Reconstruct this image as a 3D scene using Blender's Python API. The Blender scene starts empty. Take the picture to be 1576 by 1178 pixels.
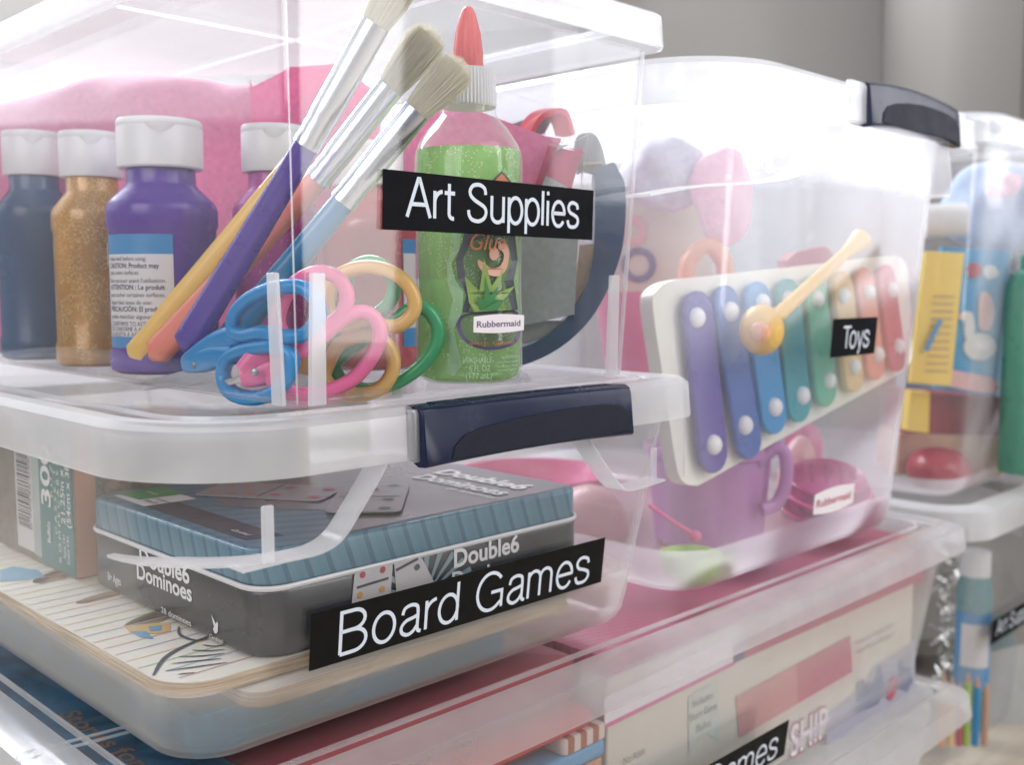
import bpy, bmesh, math, random
from mathutils import Vector, Matrix
random.seed(7)
S = bpy.context.scene
COL = S.collection
# ------------------------------------------------------------------ camera
CAM = Vector((-.252, -.3844, .0547)); PITCH = math.radians(5.42); FPX = 1603.0
cd = bpy.data.cameras.new('camera'); cam = bpy.data.objects.new('camera', cd); COL.objects.link(cam)
cam.location = CAM
q2 = .5 ** .5
FH = Vector((q2, q2, 0)); RT = Vector((q2, -q2, 0))
FW = FH * math.cos(PITCH) - Vector((0, 0, 1)) * math.sin(PITCH)
cam.rotation_euler = FW.to_track_quat('-Z', 'Y').to_euler()
cd.sensor_width = 36; cd.lens = 36 * FPX / 1576; cd.clip_start = .01; cd.clip_end = 50
cd.dof.use_dof = True; cd.dof.focus_distance = .505; cd.dof.aperture_fstop = 8.5
S.camera = cam
# ------------------------------------------------------------------ world, lamps, exposure
W = bpy.data.worlds.new('World'); S.world = W; W.use_nodes = True
bg = W.node_tree.nodes['Background']; bg.inputs[0].default_value = (.93, .95, 1.0, 1); bg.inputs[1].default_value = .25
def area(name, loc, target, size, power, col=(1, 1, 1)):
    l = bpy.data.lights.new(name, 'AREA'); l.shape = 'RECTANGLE'; l.size = size[0]; l.size_y = size[1]
    l.energy = power; l.color = col
    o = bpy.data.objects.new(name, l); COL.objects.link(o); o.location = loc
    o.rotation_euler = (Vector(target) - Vector(loc)).to_track_quat('-Z', 'Y').to_euler()
    return o
area('window_light', (.70, 1.50, 1.15), (.35, .15, .1), (1.7, 1.0), 125, (.92, .96, 1))
area('room_fill', (-1.5, -.35, .75), (.2, .1, -.05), (1.2, 1.0), 16, (1, .98, .97))
area('ceiling_fill', (.5, -1.3, 1.1), (.35, .1, -.1), (1.2, .8), 10, (1, .975, .96))
area('side_window', (.80, -1.25, .45), (.03, 0, .1), (.26, 1.3), 6.5, (1, .99, .98))
area('left_window', (-.80, 1.75, .78), (0, .25, .1), (1.3, .9), 6, (.96, .96, 1))
area('right_panel', (1.80, -.85, .55), (.45, 0, .1), (.9, .8), 6, (.98, .98, 1))  # unseen light panel added to mirror as a pale veil on the toys tote
S.view_settings.view_transform = 'Standard'; S.view_settings.look = 'None'
S.view_settings.exposure = .12; S.view_settings.gamma = 1
S.render.engine = 'CYCLES'
cy = S.cycles
cy.transparent_max_bounces = 48; cy.max_bounces = 10; cy.diffuse_bounces = 4; cy.glossy_bounces = 4; cy.transmission_bounces = 6
cy.caustics_reflective = False; cy.caustics_refractive = False; cy.use_denoising = True
cy.sample_clamp_indirect = 6; cy.use_adaptive_sampling = True; cy.adaptive_threshold = .03; cy.adaptive_min_samples = 16
# ------------------------------------------------------------------ helpers
def ray(px, py):
    U = Vector((0, 0, 1)) * math.cos(PITCH) + FH * math.sin(PITCH)
    return FW + RT * ((px - 788) / FPX) - U * ((py - 589) / FPX)
def at(px, py, d):
    r = ray(px, py); return CAM + r * (d / (r.dot(FH)))
def ony(px, py, y):
    r = ray(px, py); return CAM + r * ((y - CAM.y) / r.y)
def onx(px, py, x):
    r = ray(px, py); return CAM + r * ((x - CAM.x) / r.x)
def onz(px, py, z):
    r = ray(px, py); return CAM + r * ((z - CAM.z) / r.z)
def onpl(px, py, p0, n):
    r = ray(px, py); return CAM + r * ((p0 - CAM).dot(n) / r.dot(n))
def lin(c):
    if isinstance(c, str):
        c = tuple(int(c[i:i + 2], 16) / 255 for i in (0, 2, 4))
        return tuple((x / 12.92 if x <= .04045 else ((x + .055) / 1.055) ** 2.4) for x in c)
    return tuple(c)
def thing(name, label, cat, loc=(0, 0, 0), group=None):
    o = bpy.data.objects.new(name, None); COL.objects.link(o); o.location = loc; o.empty_display_size = .01
    o['label'] = label; o['category'] = cat
    if group: o['group'] = group
    return o
def base(o):
    v = Vector((0, 0, 0))
    while o is not None:
        v += o.location; o = o.parent
    return v
def mk(name, vs, fs, mat, parent=None, smooth=35, bevel=0, seg=2, kind=None, label=None):
    b = base(parent)
    me = bpy.data.meshes.new(name)
    me.from_pydata([tuple(Vector(v) - b) for v in vs], [], fs)
    bm = bmesh.new(); bm.from_mesh(me); bmesh.ops.remove_doubles(bm, verts=bm.verts, dist=1e-6)
    bmesh.ops.recalc_face_normals(bm, faces=bm.faces); bm.to_mesh(me); bm.free()
    if smooth:
        for p in me.polygons: p.use_smooth = True
        me.set_sharp_from_angle(angle=math.radians(smooth))
    if mat: me.materials.append(mat)
    o = bpy.data.objects.new(name, me); COL.objects.link(o)
    if parent: o.parent = parent
    if bevel:
        m = o.modifiers.new('bevel', 'BEVEL'); m.width = bevel; m.segments = seg; m.limit_method = 'ANGLE'; m.angle_limit = .6
    if kind: o['kind'] = kind
    if label: o['label'] = label
    return o
class MB:
    def __init__(s): s.v = []; s.f = []
    def add(s, vs, fs):
        n = len(s.v); s.v += [Vector(v) for v in vs]; s.f += [tuple(i + n for i in f) for f in fs]; return s
    def box(s, a, b):
        (x0, y0, z0), (x1, y1, z1) = a, b
        return s.add([(x0, y0, z0), (x1, y0, z0), (x1, y1, z0), (x0, y1, z0), (x0, y0, z1), (x1, y0, z1), (x1, y1, z1), (x0, y1, z1)],
                     [(0, 3, 2, 1), (4, 5, 6, 7), (0, 1, 5, 4), (1, 2, 6, 5), (2, 3, 7, 6), (3, 0, 4, 7)])
    def loft(s, loops, cap0=True, cap1=True, closed=False):
        n = len(loops[0]); vs = [v for l in loops for v in l]; fs = []
        m = len(loops)
        for k in range(m if closed else m - 1):
            a = k * n; b = ((k + 1) % m) * n
            for i in range(n):
                j = (i + 1) % n; fs.append((a + i, a + j, b + j, b + i))
        if not closed:
            if cap0: fs.append(tuple(range(n - 1, -1, -1)))
            if cap1: fs.append(tuple((m - 1) * n + i for i in range(n)))
        return s.add(vs, fs)
    def prism(s, poly, o, u, v, d):
        """polygon (a,b) on plane o+a*u+b*v extruded by vector d"""
        o, u, v, d = map(Vector, (o, u, v, d)); n = len(poly)
        p0 = [o + u * a + v * b for a, b in poly]; p1 = [p + d for p in p0]
        return s.add(p0 + p1, [tuple(range(n - 1, -1, -1)), tuple(range(n, 2 * n))] +
                     [(i, (i + 1) % n, n + (i + 1) % n, n + i) for i in range(n)])
    def done(s, name, mat, parent=None, **k): return mk(name, s.v, s.f, mat, parent, **k)
def rr(x0, x1, y0, y1, r, z, n=8, k4=1.0):
    out = []; r = max(1e-5, min(r, (x1 - x0) / 2 - 1e-5, (y1 - y0) / 2 - 1e-5))
    r4 = r * k4
    for cx, cy_, a0, r_ in ((x1 - r, y1 - r, 0, r), (x0 + r, y1 - r, 90, r), (x0 + r, y0 + r, 180, r), (x1 - r4, y0 + r4, 270, r4)):
        for k in range(n + 1):
            a = math.radians(a0 + 90 * k / n); out.append(Vector((cx + r_ * math.cos(a), cy_ + r_ * math.sin(a), z)))
    return out
def rbox(x0, x1, y0, y1, z0, z1, r=.003, b=.001, n=4, k4=1.0):
    L = []
    for i in range(4):
        a = math.radians(90 * i / 3); k = b * (1 - math.sin(a)); L.append(rr(x0 + k, x1 - k, y0 + k, y1 - k, r - k * .5, z0 + b * (1 - math.cos(a)), n, k4))
    for i in range(4):
        a = math.radians(90 * i / 3); k = b * (1 - math.cos(a)); L.append(rr(x0 + k, x1 - k, y0 + k, y1 - k, r - k * .5, z1 - b * (1 - math.sin(a)), n, k4))
    return MB().loft(L)
def lathe(c, prof, n=48, axis=None, flat=1.0):
    """prof: list of (r, h); axis defaults to z"""
    c = Vector(c); ax = Vector(axis or (0, 0, 1)).normalized()
    u = ax.orthogonal().normalized() if axis else Vector((1, 0, 0)); w = ax.cross(u)
    L = []
    for r, h in prof:
        L.append([c + ax * h + (u * math.cos(2 * math.pi * i / n) + w * math.sin(2 * math.pi * i / n) * flat) * max(r, 1e-5) for i in range(n)])
    return MB().loft(L)
def cr(pts, n, closed=False):
    """catmull-rom through pts"""
    P = [Vector(p) for p in pts]; m = len(P); out = []
    for i in range(m if closed else m - 1):
        if closed: a, b, c, d = P[i - 1], P[i], P[(i + 1) % m], P[(i + 2) % m]
        else: a, b, c, d = P[max(i - 1, 0)], P[i], P[i + 1], P[min(i + 2, m - 1)]
        for k in range(n):
            t = k / n
            out.append(.5 * ((2 * b) + (c - a) * t + (2 * a - 5 * b + 4 * c - d) * t * t + (3 * b - a - 3 * c + d) * t ** 3))
    if not closed: out.append(P[-1])
    return out
def tube(path, ra, rb=None, up=(0, 0, 1), closed=False, n=12, sq=1.0):
    """sweep an ellipse: ra along the in-plane normal, rb along up"""
    rb = rb or ra; up = Vector(up).normalized(); m = len(path); L = []
    for i, p in enumerate(path):
        if closed: t = path[(i + 1) % m] - path[i - 1]
        else: t = path[min(i + 1, m - 1)] - path[max(i - 1, 0)]
        t.normalize(); s = t.cross(up)
        if s.length < 1e-4: s = t.orthogonal()
        s.normalize(); w = s.cross(t).normalized()
        a = ra(i / (m - 1)) if callable(ra) else ra; b = rb(i / (m - 1)) if callable(rb) else rb
        lo = []
        for k in range(n):
            c_, s_ = math.cos(2 * math.pi * k / n), math.sin(2 * math.pi * k / n)
            c_ = math.copysign(abs(c_) ** sq, c_); s_ = math.copysign(abs(s_) ** sq, s_)
            lo.append(p + s * (a * c_) + w * (b * s_))
        L.append(lo)
    return MB().loft(L, closed=closed)
def grid(fn, nu, nv, th=None):
    """surface fn(u,v) -> Vector; th gives solid thickness along the normal"""
    P = [[Vector(fn(i / nu, j / nv)) for j in range(nv + 1)] for i in range(nu + 1)]
    m = MB(); idx = lambda i, j: i * (nv + 1) + j
    vs = [p for r in P for p in r]; fs = [(idx(i, j), idx(i + 1, j), idx(i + 1, j + 1), idx(i, j + 1)) for i in range(nu) for j in range(nv)]
    if not th: return m.add(vs, fs)
    ns = []
    for i in range(nu + 1):
        for j in range(nv + 1):
            a = P[min(i + 1, nu)][j] - P[max(i - 1, 0)][j]; b = P[i][min(j + 1, nv)] - P[i][max(j - 1, 0)]
            ns.append(a.cross(b).normalized())
    N = len(vs); vs2 = [v + n * th for v, n in zip(vs, ns)]
    fs2 = [tuple(N + k for k in reversed(f)) for f in fs]
    ring = [idx(i, 0) for i in range(nu)] + [idx(nu, j) for j in range(nv)] + [idx(i, nv) for i in range(nu, 0, -1)] + [idx(0, j) for j in range(nv, 0, -1)]
    sf = [(ring[k], ring[(k + 1) % len(ring)], N + ring[(k + 1) % len(ring)], N + ring[k]) for k in range(len(ring))]
    return m.add(vs + vs2, fs + fs2 + sf)
_tc = {}
def text_mesh(s, off=0.0, space=1.0, res=4, shear=0.0, bold=0):
    k = (s, off, space, shear)
    if k in _tc: return _tc[k]
    c = bpy.data.curves.new('t', 'FONT'); c.body = s; c.size = 1; c.offset = off; c.resolution_u = res; c.space_character = space; c.shear = shear
    o = bpy.data.objects.new('t', c); COL.objects.link(o)
    me = bpy.data.meshes.new_from_object(o.evaluated_get(bpy.context.evaluated_depsgraph_get()))
    vs = [v.co.copy() for v in me.vertices]; fs = [tuple(p.vertices) for p in me.polygons]
    bpy.data.objects.remove(o); bpy.data.curves.remove(c); bpy.data.meshes.remove(me)
    x0 = min(v.x for v in vs); x1 = max(v.x for v in vs)
    _tc[k] = (vs, fs, x0, x1); return _tc[k]
CAPH = .73
def text(s, fn, w, h, mat, parent, name='lettering', a0=0, b0=0, **k):
    """letters of cap height h fitted to width w, at (a0,b0) of the surface fn(a,b)"""
    vs, fs, x0, x1 = text_mesh(s, **k)
    return mk(name, [fn(a0 + (v.x - x0) / (x1 - x0) * w, b0 + v.y / CAPH * h) for v in vs], fs, mat, parent, smooth=0)
def plane_fn(o, u, v):
    o, u, v = Vector(o), Vector(u).normalized(), Vector(v).normalized()
    return lambda a, b: o + u * a + v * b
def patch(fn, a0, a1, b0, b1, mat, parent, name, n=1):
    vs = []; fs = []
    for i in range(n + 1):
        a = a0 + (a1 - a0) * i / n; vs += [fn(a, b0), fn(a, b1)]
    for i in range(n): fs.append((2 * i, 2 * i + 2, 2 * i + 3, 2 * i + 1))
    return mk(name, vs, fs, mat, parent, smooth=60 if n > 1 else 0)
def poly(fn, pts, mat, parent, name):
    return mk(name, [fn(a, b) for a, b in pts], [tuple(range(len(pts)))], mat, parent, smooth=0)
def disc(fn, a, b, ra, rb, mat, parent, name='dot', n=20):
    return poly(fn, [(a + ra * math.cos(2 * math.pi * k / n), b + rb * math.sin(2 * math.pi * k / n)) for k in range(n)], mat, parent, name)
# ------------------------------------------------------------------ materials
def newmat(name):
    m = bpy.data.materials.new(name); m.use_nodes = True; nt = m.node_tree
    for n in list(nt.nodes): nt.nodes.remove(n)
    out = nt.nodes.new('ShaderNodeOutputMaterial'); return m, nt, out
def nd(nt, t, **k):
    n = nt.nodes.new('ShaderNode' + t)
    for a, b in k.items():
        if a[0] == 'i' and a[1:].isdigit(): n.inputs[int(a[1:])].default_value = b
        else: setattr(n, a, b)
    return n
def noise(nt, scale, detail=3, rough=.5, stretch=None):
    tc = nd(nt, 'TexCoord'); mp = nd(nt, 'Mapping'); nt.links.new(tc.outputs['Object'], mp.inputs[0])
    if stretch: mp.inputs['Scale'].default_value = stretch
    n = nd(nt, 'TexNoise'); n.inputs['Scale'].default_value = scale; n.inputs['Detail'].default_value = detail; n.inputs['Roughness'].default_value = rough
    nt.links.new(mp.outputs[0], n.inputs['Vector']); return n
def ramp(nt, src, a, b, lo=0.0, hi=1.0):
    r = nd(nt, 'MapRange'); r.inputs[1].default_value = a; r.inputs[2].default_value = b; r.inputs[3].default_value = lo; r.inputs[4].default_value = hi
    nt.links.new(src, r.inputs[0]); return r.outputs[0]
def pbr(name, col, rough=.4, metal=0, var=.12, vs=60, bump=0, bs=400, coat=0, spec=.5, sheen=0, stretch=None, trans=0):
    m, nt, out = newmat(name); L = nt.links.new
    p = nd(nt, 'BsdfPrincipled'); c = lin(col)
    p.inputs['Roughness'].default_value = rough; p.inputs['Metallic'].default_value = metal
    p.inputs['Coat Weight'].default_value = coat; p.inputs['Coat Roughness'].default_value = .08; p.inputs['Specular IOR Level'].default_value = spec
    p.inputs['Sheen Weight'].default_value = sheen
    n = noise(nt, vs, 4, .6, stretch)
    mx = nd(nt, 'Mix', data_type='RGBA')
    mx.inputs[6].default_value = (*[x * (1 - var) for x in c], 1); mx.inputs[7].default_value = (*[min(1, x * (1 + var)) for x in c], 1)
    L(n.outputs['Fac'], mx.inputs[0]); L(mx.outputs[2], p.inputs['Base Color'])
    L(ramp(nt, n.outputs['Fac'], .3, .7, rough * .85, min(1, rough * 1.15)), p.inputs['Roughness'])
    if bump:
        b = nd(nt, 'Bump'); b.inputs['Strength'].default_value = bump; b.inputs['Distance'].default_value = .0004
        n2 = noise(nt, bs, 3, .6, stretch); L(n2.outputs['Fac'], b.inputs['Height']); L(b.outputs[0], p.inputs['Normal'])
    if trans:
        t = nd(nt, 'BsdfTranslucent'); L(mx.outputs[2], t.inputs[0]); ms = nd(nt, 'MixShader', i0=trans)
        L(p.outputs[0], ms.inputs[1]); L(t.outputs[0], ms.inputs[2]); L(ms.outputs[0], out.inputs[0])
    else: L(p.outputs[0], out.inputs[0])
    return m
def plastic(name, haze=.05, rough=.06, tint=(.985, .985, .99), frost=None, fh=.4, spec=1.0, white=(.93, .94, .97), streak=.5, tr=.6, edge=.45, ns=11):
    """clear moulded polypropylene: transmits straight through, scatters a little, mirrors at grazing angles.
    frost = (z0, z1): below z0 the mould is textured (scatter fh), above z1 clear"""
    m, nt, out = newmat(name); L = nt.links.new
    T = nd(nt, 'BsdfTransparent'); T.inputs[0].default_value = (*tint, 1)
    D = nd(nt, 'BsdfDiffuse'); D.inputs[0].default_value = (*white, 1)
    X = nd(nt, 'BsdfTranslucent'); X.inputs[0].default_value = (*white, 1)
    dx = nd(nt, 'MixShader', i0=tr); L(D.outputs[0], dx.inputs[1]); L(X.outputs[0], dx.inputs[2])
    n1 = noise(nt, ns, 3, .6, (1, 1, .4))
    hz = ramp(nt, n1.outputs['Fac'], .3, .72, haze * (1 - streak), haze * (1 + streak))
    if frost:
        g = nd(nt, 'NewGeometry'); sx = nd(nt, 'SeparateXYZ'); L(g.outputs['Position'], sx.inputs[0])
        f = ramp(nt, sx.outputs[2], frost[0], frost[1], fh, 0)
        mxm = nd(nt, 'Math', operation='MAXIMUM'); L(hz, mxm.inputs[0]); L(f, mxm.inputs[1]); hz = mxm.outputs[0]
    lw = nd(nt, 'LayerWeight', i0=.5); pe_ = nd(nt, 'Math', operation='POWER', i1=3.0); L(lw.outputs['Facing'], pe_.inputs[0])
    pm = nd(nt, 'Math', operation='MULTIPLY_ADD', i1=edge); L(pe_.outputs[0], pm.inputs[0]); L(hz, pm.inputs[2]); pm.use_clamp = True; hz = pm.outputs[0]
    ms = nd(nt, 'MixShader'); L(hz, ms.inputs[0]); L(T.outputs[0], ms.inputs[1]); L(dx.outputs[0], ms.inputs[2])
    G = nd(nt, 'BsdfGlossy'); G.inputs['Roughness'].default_value = rough; G.inputs[0].default_value = (1, 1, 1, 1)
    pw = nd(nt, 'Math', operation='POWER', i1=4.5); L(lw.outputs['Facing'], pw.inputs[0])
    fr = ramp(nt, pw.outputs[0], 0, 1, .025 * spec, .42 * spec)
    mg = nd(nt, 'MixShader'); L(fr, mg.inputs[0]); L(ms.outputs[0], mg.inputs[1]); L(G.outputs[0], mg.inputs[2])
    L(mg.outputs[0], out.inputs[0]); return m
def glitter(name, col, fleck, scale=900, dens=.12, rough=.35, transp=0.0, transl=.3, metal=.0):
    m, nt, out = newmat(name); L = nt.links.new; c = lin(col); fk = lin(fleck)
    p = nd(nt, 'BsdfPrincipled'); p.inputs['Roughness'].default_value = rough; p.inputs['Coat Weight'].default_value = .4; p.inputs['Metallic'].default_value = metal
    tc = nd(nt, 'TexCoord'); v = nd(nt, 'TexVoronoi'); v.inputs['Scale'].default_value = scale; L(tc.outputs['Object'], v.inputs['Vector'])
    sp = nd(nt, 'SeparateColor'); L(v.outputs['Color'], sp.inputs[0])
    near = nd(nt, 'Math', operation='LESS_THAN', i1=.38); L(v.outputs['Distance'], near.inputs[0])
    pick = nd(nt, 'Math', operation='LESS_THAN', i1=dens); L(sp.outputs[0], pick.inputs[0])
    cl = noise(nt, 45, 3); ck = nd(nt, 'Math', operation='GREATER_THAN', i1=.47); L(cl.outputs['Fac'], ck.inputs[0])
    k = nd(nt, 'Math', operation='MULTIPLY'); L(near.outputs[0], k.inputs[0]); L(pick.outputs[0], k.inputs[1])
    k2 = nd(nt, 'Math', operation='MULTIPLY'); L(k.outputs[0], k2.inputs[0]); L(ck.outputs[0], k2.inputs[1])
    n = noise(nt, 40, 4, .6, (1, 1, .4)); mx0 = nd(nt, 'Mix', data_type='RGBA'); mx0.inputs[6].default_value = (*[x * .7 for x in c], 1); mx0.inputs[7].default_value = (*[min(1, x * 1.35) for x in c], 1)
    L(ramp(nt, n.outputs['Fac'], .3, .7), mx0.inputs[0])
    mx = nd(nt, 'Mix', data_type='RGBA'); L(k2.outputs[0], mx.inputs[0]); L(mx0.outputs[2], mx.inputs[6]); mx.inputs[7].default_value = (*fk, 1)
    L(mx.outputs[2], p.inputs['Base Color'])
    t = nd(nt, 'BsdfTranslucent'); L(mx.outputs[2], t.inputs[0]); m1 = nd(nt, 'MixShader', i0=transl); L(p.outputs[0], m1.inputs[1]); L(t.outputs[0], m1.inputs[2])
    last = m1
    if transp:
        T = nd(nt, 'BsdfTransparent'); T.inputs[0].default_value = (*[min(1, x * 1.6 + .25) for x in c], 1)
        m2 = nd(nt, 'MixShader', i0=transp); L(m1.outputs[0], m2.inputs[1]); L(T.outputs[0], m2.inputs[2]); last = m2
    L(last.outputs[0], out.inputs[0]); return m
def grain(name, c1, c2, stretch, scale=30, rough=.6, bump=.2):
    m, nt, out = newmat(name); L = nt.links.new; p = nd(nt, 'BsdfPrincipled'); p.inputs['Roughness'].default_value = rough
    n = noise(nt, scale, 5, .6, stretch); mx = nd(nt, 'Mix', data_type='RGBA'); mx.inputs[6].default_value = (*lin(c1), 1); mx.inputs[7].default_value = (*lin(c2), 1)
    L(ramp(nt, n.outputs['Fac'], .35, .65), mx.inputs[0]); L(mx.outputs[2], p.inputs['Base Color'])
    b = nd(nt, 'Bump'); b.inputs['Strength'].default_value = bump; b.inputs['Distance'].default_value = .0004; L(n.outputs['Fac'], b.inputs['Height']); L(b.outputs[0], p.inputs['Normal'])
    L(p.outputs[0], out.inputs[0]); return m
def stripes(name, cols, axis, period, rough=.4, off=0.0):
    """flat print of colour bands along an axis vector"""
    m, nt, out = newmat(name); L = nt.links.new; p = nd(nt, 'BsdfPrincipled'); p.inputs['Roughness'].default_value = rough
    g = nd(nt, 'NewGeometry'); d = nd(nt, 'VectorMath', operation='DOT_PRODUCT'); d.inputs[1].default_value = axis; L(g.outputs['Position'], d.inputs[0])
    dv = nd(nt, 'Math', operation='MULTIPLY_ADD', i1=1 / period, i2=off); L(d.outputs['Value'], dv.inputs[0])
    fr = nd(nt, 'Math', operation='FRACT'); L(dv.outputs[0], fr.inputs[0])
    r = nd(nt, 'ValToRGB'); r.color_ramp.interpolation = 'CONSTANT'
    e = r.color_ramp.elements
    while len(e) < len(cols): e.new(.5)
    pos = [c[0] for c in cols]
    for el, (ps, c) in zip(e, cols): el.position = ps; el.color = (*lin(c), 1)
    L(fr.outputs[0], r.inputs[0]); L(r.outputs[0], p.inputs['Base Color']); L(p.outputs[0], out.inputs[0]); return m
def picture(name, cols, scale=20, rough=.35, dist=1.5):
    """a mottled printed picture"""
    m, nt, out = newmat(name); L = nt.links.new; p = nd(nt, 'BsdfPrincipled'); p.inputs['Roughness'].default_value = rough
    n = noise(nt, scale, 6, .65); n.inputs['Distortion'].default_value = dist
    r = nd(nt, 'ValToRGB'); e = r.color_ramp.elements
    while len(e) < len(cols): e.new(.5)
    for i, (el, c) in enumerate(zip(e, cols)): el.position = .28 + .44 * i / (len(cols) - 1); el.color = (*lin(c), 1)
    L(n.outputs['Fac'], r.inputs[0]); L(r.outputs[0], p.inputs['Base Color']); L(p.outputs[0], out.inputs[0]); return m

M = {}
M['clear'] = plastic('clear_plastic', .009, .05, tr=.85, edge=.22, streak=.95, ns=6)
M['clear_board'] = plastic('clear_board_body', .010, .05, tr=.75, edge=.3, streak=.9, ns=7, frost=(-.119, -.1185), fh=.30, white=(.80, .77, .74))
M['clear_toys'] = plastic('clear_toys_body', .105, .06, tr=.88, streak=.7, ns=6, frost=(-.1235, -.1225), fh=.38, white=(.95, .95, .98))
M['clear_games'] = plastic('clear_games_body', .06, .07, tr=.75, frost=(-.290, -.2895), fh=.3)
M['clear_right'] = plastic('clear_right_body', .05, .08, frost=(-.15, -.149), fh=.35)
M['lid_clear'] = plastic('clear_lid_panel', .015, .06, tr=.75, edge=.08, spec=.5)
M['rim'] = plastic('frosted_rim', .35, .16, tr=.5, streak=.15, white=(.93, .94, .96))
M['lid_clear2'] = plastic('art_lid_panel', .045, .10, tr=.8, edge=.12, spec=.7)
M['lid_milky'] = plastic('milky_lid_panel', .10, .08, tr=.85)
M['rim_clear'] = plastic('pearly_rim', .30, .12, tr=.65, streak=.25, spec=1.4)
M['rib'] = plastic('frosted_rib', .42, .15, tr=.5, streak=.15)
M['navy'] = pbr('navy_plastic', (.006, .011, .042), .25, var=.06, spec=.35)
M['navygrip'] = pbr('navy_grip', (.010, .013, .026), .5, bump=.6, bs=1500, var=.15, spec=.18)
M['black'] = pbr('black_tape', (.003, .0035, .006), .6, var=.25, vs=90, spec=.10)
M['black2'] = pbr('black_tape_warm', (.005, .0045, .004), .6, var=.25, vs=90, spec=.14)
M['tapewhite'] = pbr('tape_letters', (.68, .75, .85), .45, var=.05, spec=.2)
M['white'] = pbr('white_cap', (.80, .80, .82), .33, var=.03, trans=.15)
M['sticker'] = pbr('sticker_white', (.80, .76, .80), .35, var=.04)
M['print_purple'] = pbr('print_purple', '5b4a78', .4)
M['print_red'] = pbr('print_red', 'b0325a', .4)
M['dark'] = pbr('ink_dark', (.03, .03, .045), .5)
M['ink_white'] = pbr('ink_white', (.78, .79, .8), .5, var=.03)
# ------------------------------------------------------------------ setting
def structure(name, mb, mat, **k):
    o = mb.done(name, mat, **k); o['kind'] = 'structure'; return o
M['floor'] = grain('floor_wood', 'cfc4b4', 'b9ac9b', (1, 8, 1), 4, .45, .1)
structure('floor', MB().box((-3, -3, -.49), (5, 5, -.47)), M['floor'])
M['wall'] = pbr('wall_paint', (.62, .62, .66), .8, var=.03, vs=3)
c0 = CAM + FH * 2.9
u, v = RT, Vector((0, 0, 1))
structure('back_wall', MB().prism([(-4, -.6), (4, -.6), (4, 2.2), (-4, 2.2)], (c0.x, c0.y, 0), u, v, FH * .1), M['wall'])
# grey sofa behind the boxes
M['sofa'] = pbr('sofa_fabric', (.30, .285, .27), .9, var=.12, vs=200, bump=.6, bs=700, sheen=.3)
M['sofa_dark'] = pbr('sofa_fabric_arm', (.15, .135, .122), .9, var=.12, vs=200, bump=.6, bs=700, sheen=.3)
sf = thing('sofa', 'grey fabric sofa blurred in the background behind the clear boxes', 'sofa', CAM + FH * 1.75 + Vector((0, 0, -.525)))
def cushion(a0, a1, z0, z1, d0, d1, name, mat, tilt=0, b=.06):
    L = []
    for i in range(9):
        t = i / 8; ins = b * (1 - math.sin(math.pi * min(1, max(0, t)) ** 1) ** .35)
        d = d0 + (d1 - d0) * t
        lo = rr(a0 + ins, a1 - ins, z0 + ins, z1 - ins, .07, 0, 6)
        L.append([CAM.xy.to_3d() + RT * p.x + FH * (d + tilt * (p.y - z0)) + Vector((0, 0, p.y)) for p in lo])
    return MB().loft(L).done(name, mat, sf)
cushion(-1.6, .12, -.42, .75, 1.6, 1.85, 'back_cushion', M['sofa'], .12)
cushion(.105, .9, -.42, .75, 1.62, 1.87, 'back_cushion', M['sofa'], .12)
cushion(.585, 1.25, -.46, .70, 1.35, 1.8, 'sofa_arm', M['sofa_dark'], 0)
cushion(-1.6, .75, -.46, -.2, 1.3, 1.75, 'seat_cushion', M['sofa'], 0)
# ------------------------------------------------------------------ storage boxes
def shell(x0, x1, y0, y1, z0, z1, gl, gr, gf, gb, r0, r1, th=.0016, br=.006, n=8, steps=5, k4=1.0):
    """open tapered box shell with thickness"""
    def loop(t, ins, z, rad=None):
        r = (r0 + (r1 - r0) * t) - ins
        return rr(x0 - gl * t + ins, x1 + gr * t - ins, y0 - gf * t + ins, y1 + gb * t - ins, max(r, .0015), z, n, k4)
    L = []
    for i in range(steps + 1):
        a = math.pi / 2 * i / steps; L.append(loop(0, br * (1 - math.sin(a)), z0 + br * (1 - math.cos(a))))
    for i in range(1, 7): t = i / 6; L.append(loop(t, 0, z0 + br + (z1 - z0 - br) * t))
    L.append(loop(1, th, z1))
    for i in range(5, -1, -1): t = i / 6; L.append(loop(t, th, z0 + br + (z1 - z0 - br) * t))
    for i in range(steps - 1, -1, -1):
        a = math.pi / 2 * i / steps; L.append(loop(0, th + (br - th * .3) * (1 - math.sin(a)), z0 + th + (br - th * .3) * (1 - math.cos(a))))
    return MB().loft(L)
def rim_ring(x0, x1, y0, y1, r, prof, n=10, k4=1.0):
    """closed ring: prof = [(inset, z)] closed section"""
    L = [rr(x0 + i, x1 - i, y0 + i, y1 - i, max(r - i, .001), z, n, k4) for i, z in prof]
    return MB().loft(L, closed=True)
def _arc(cx, cy_, rx, ry, a0, a1, n=14):
    return [(cx + rx * math.cos(math.radians(a0 + (a1 - a0) * k / n)), cy_ + ry * math.sin(math.radians(a0 + (a1 - a0) * k / n))) for k in range(n + 1)]
def _sp(pts): return [(p.x, p.y) for p in cr([Vector((a, b, 0)) for a, b in pts], 6)]
X_ = .73
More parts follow.
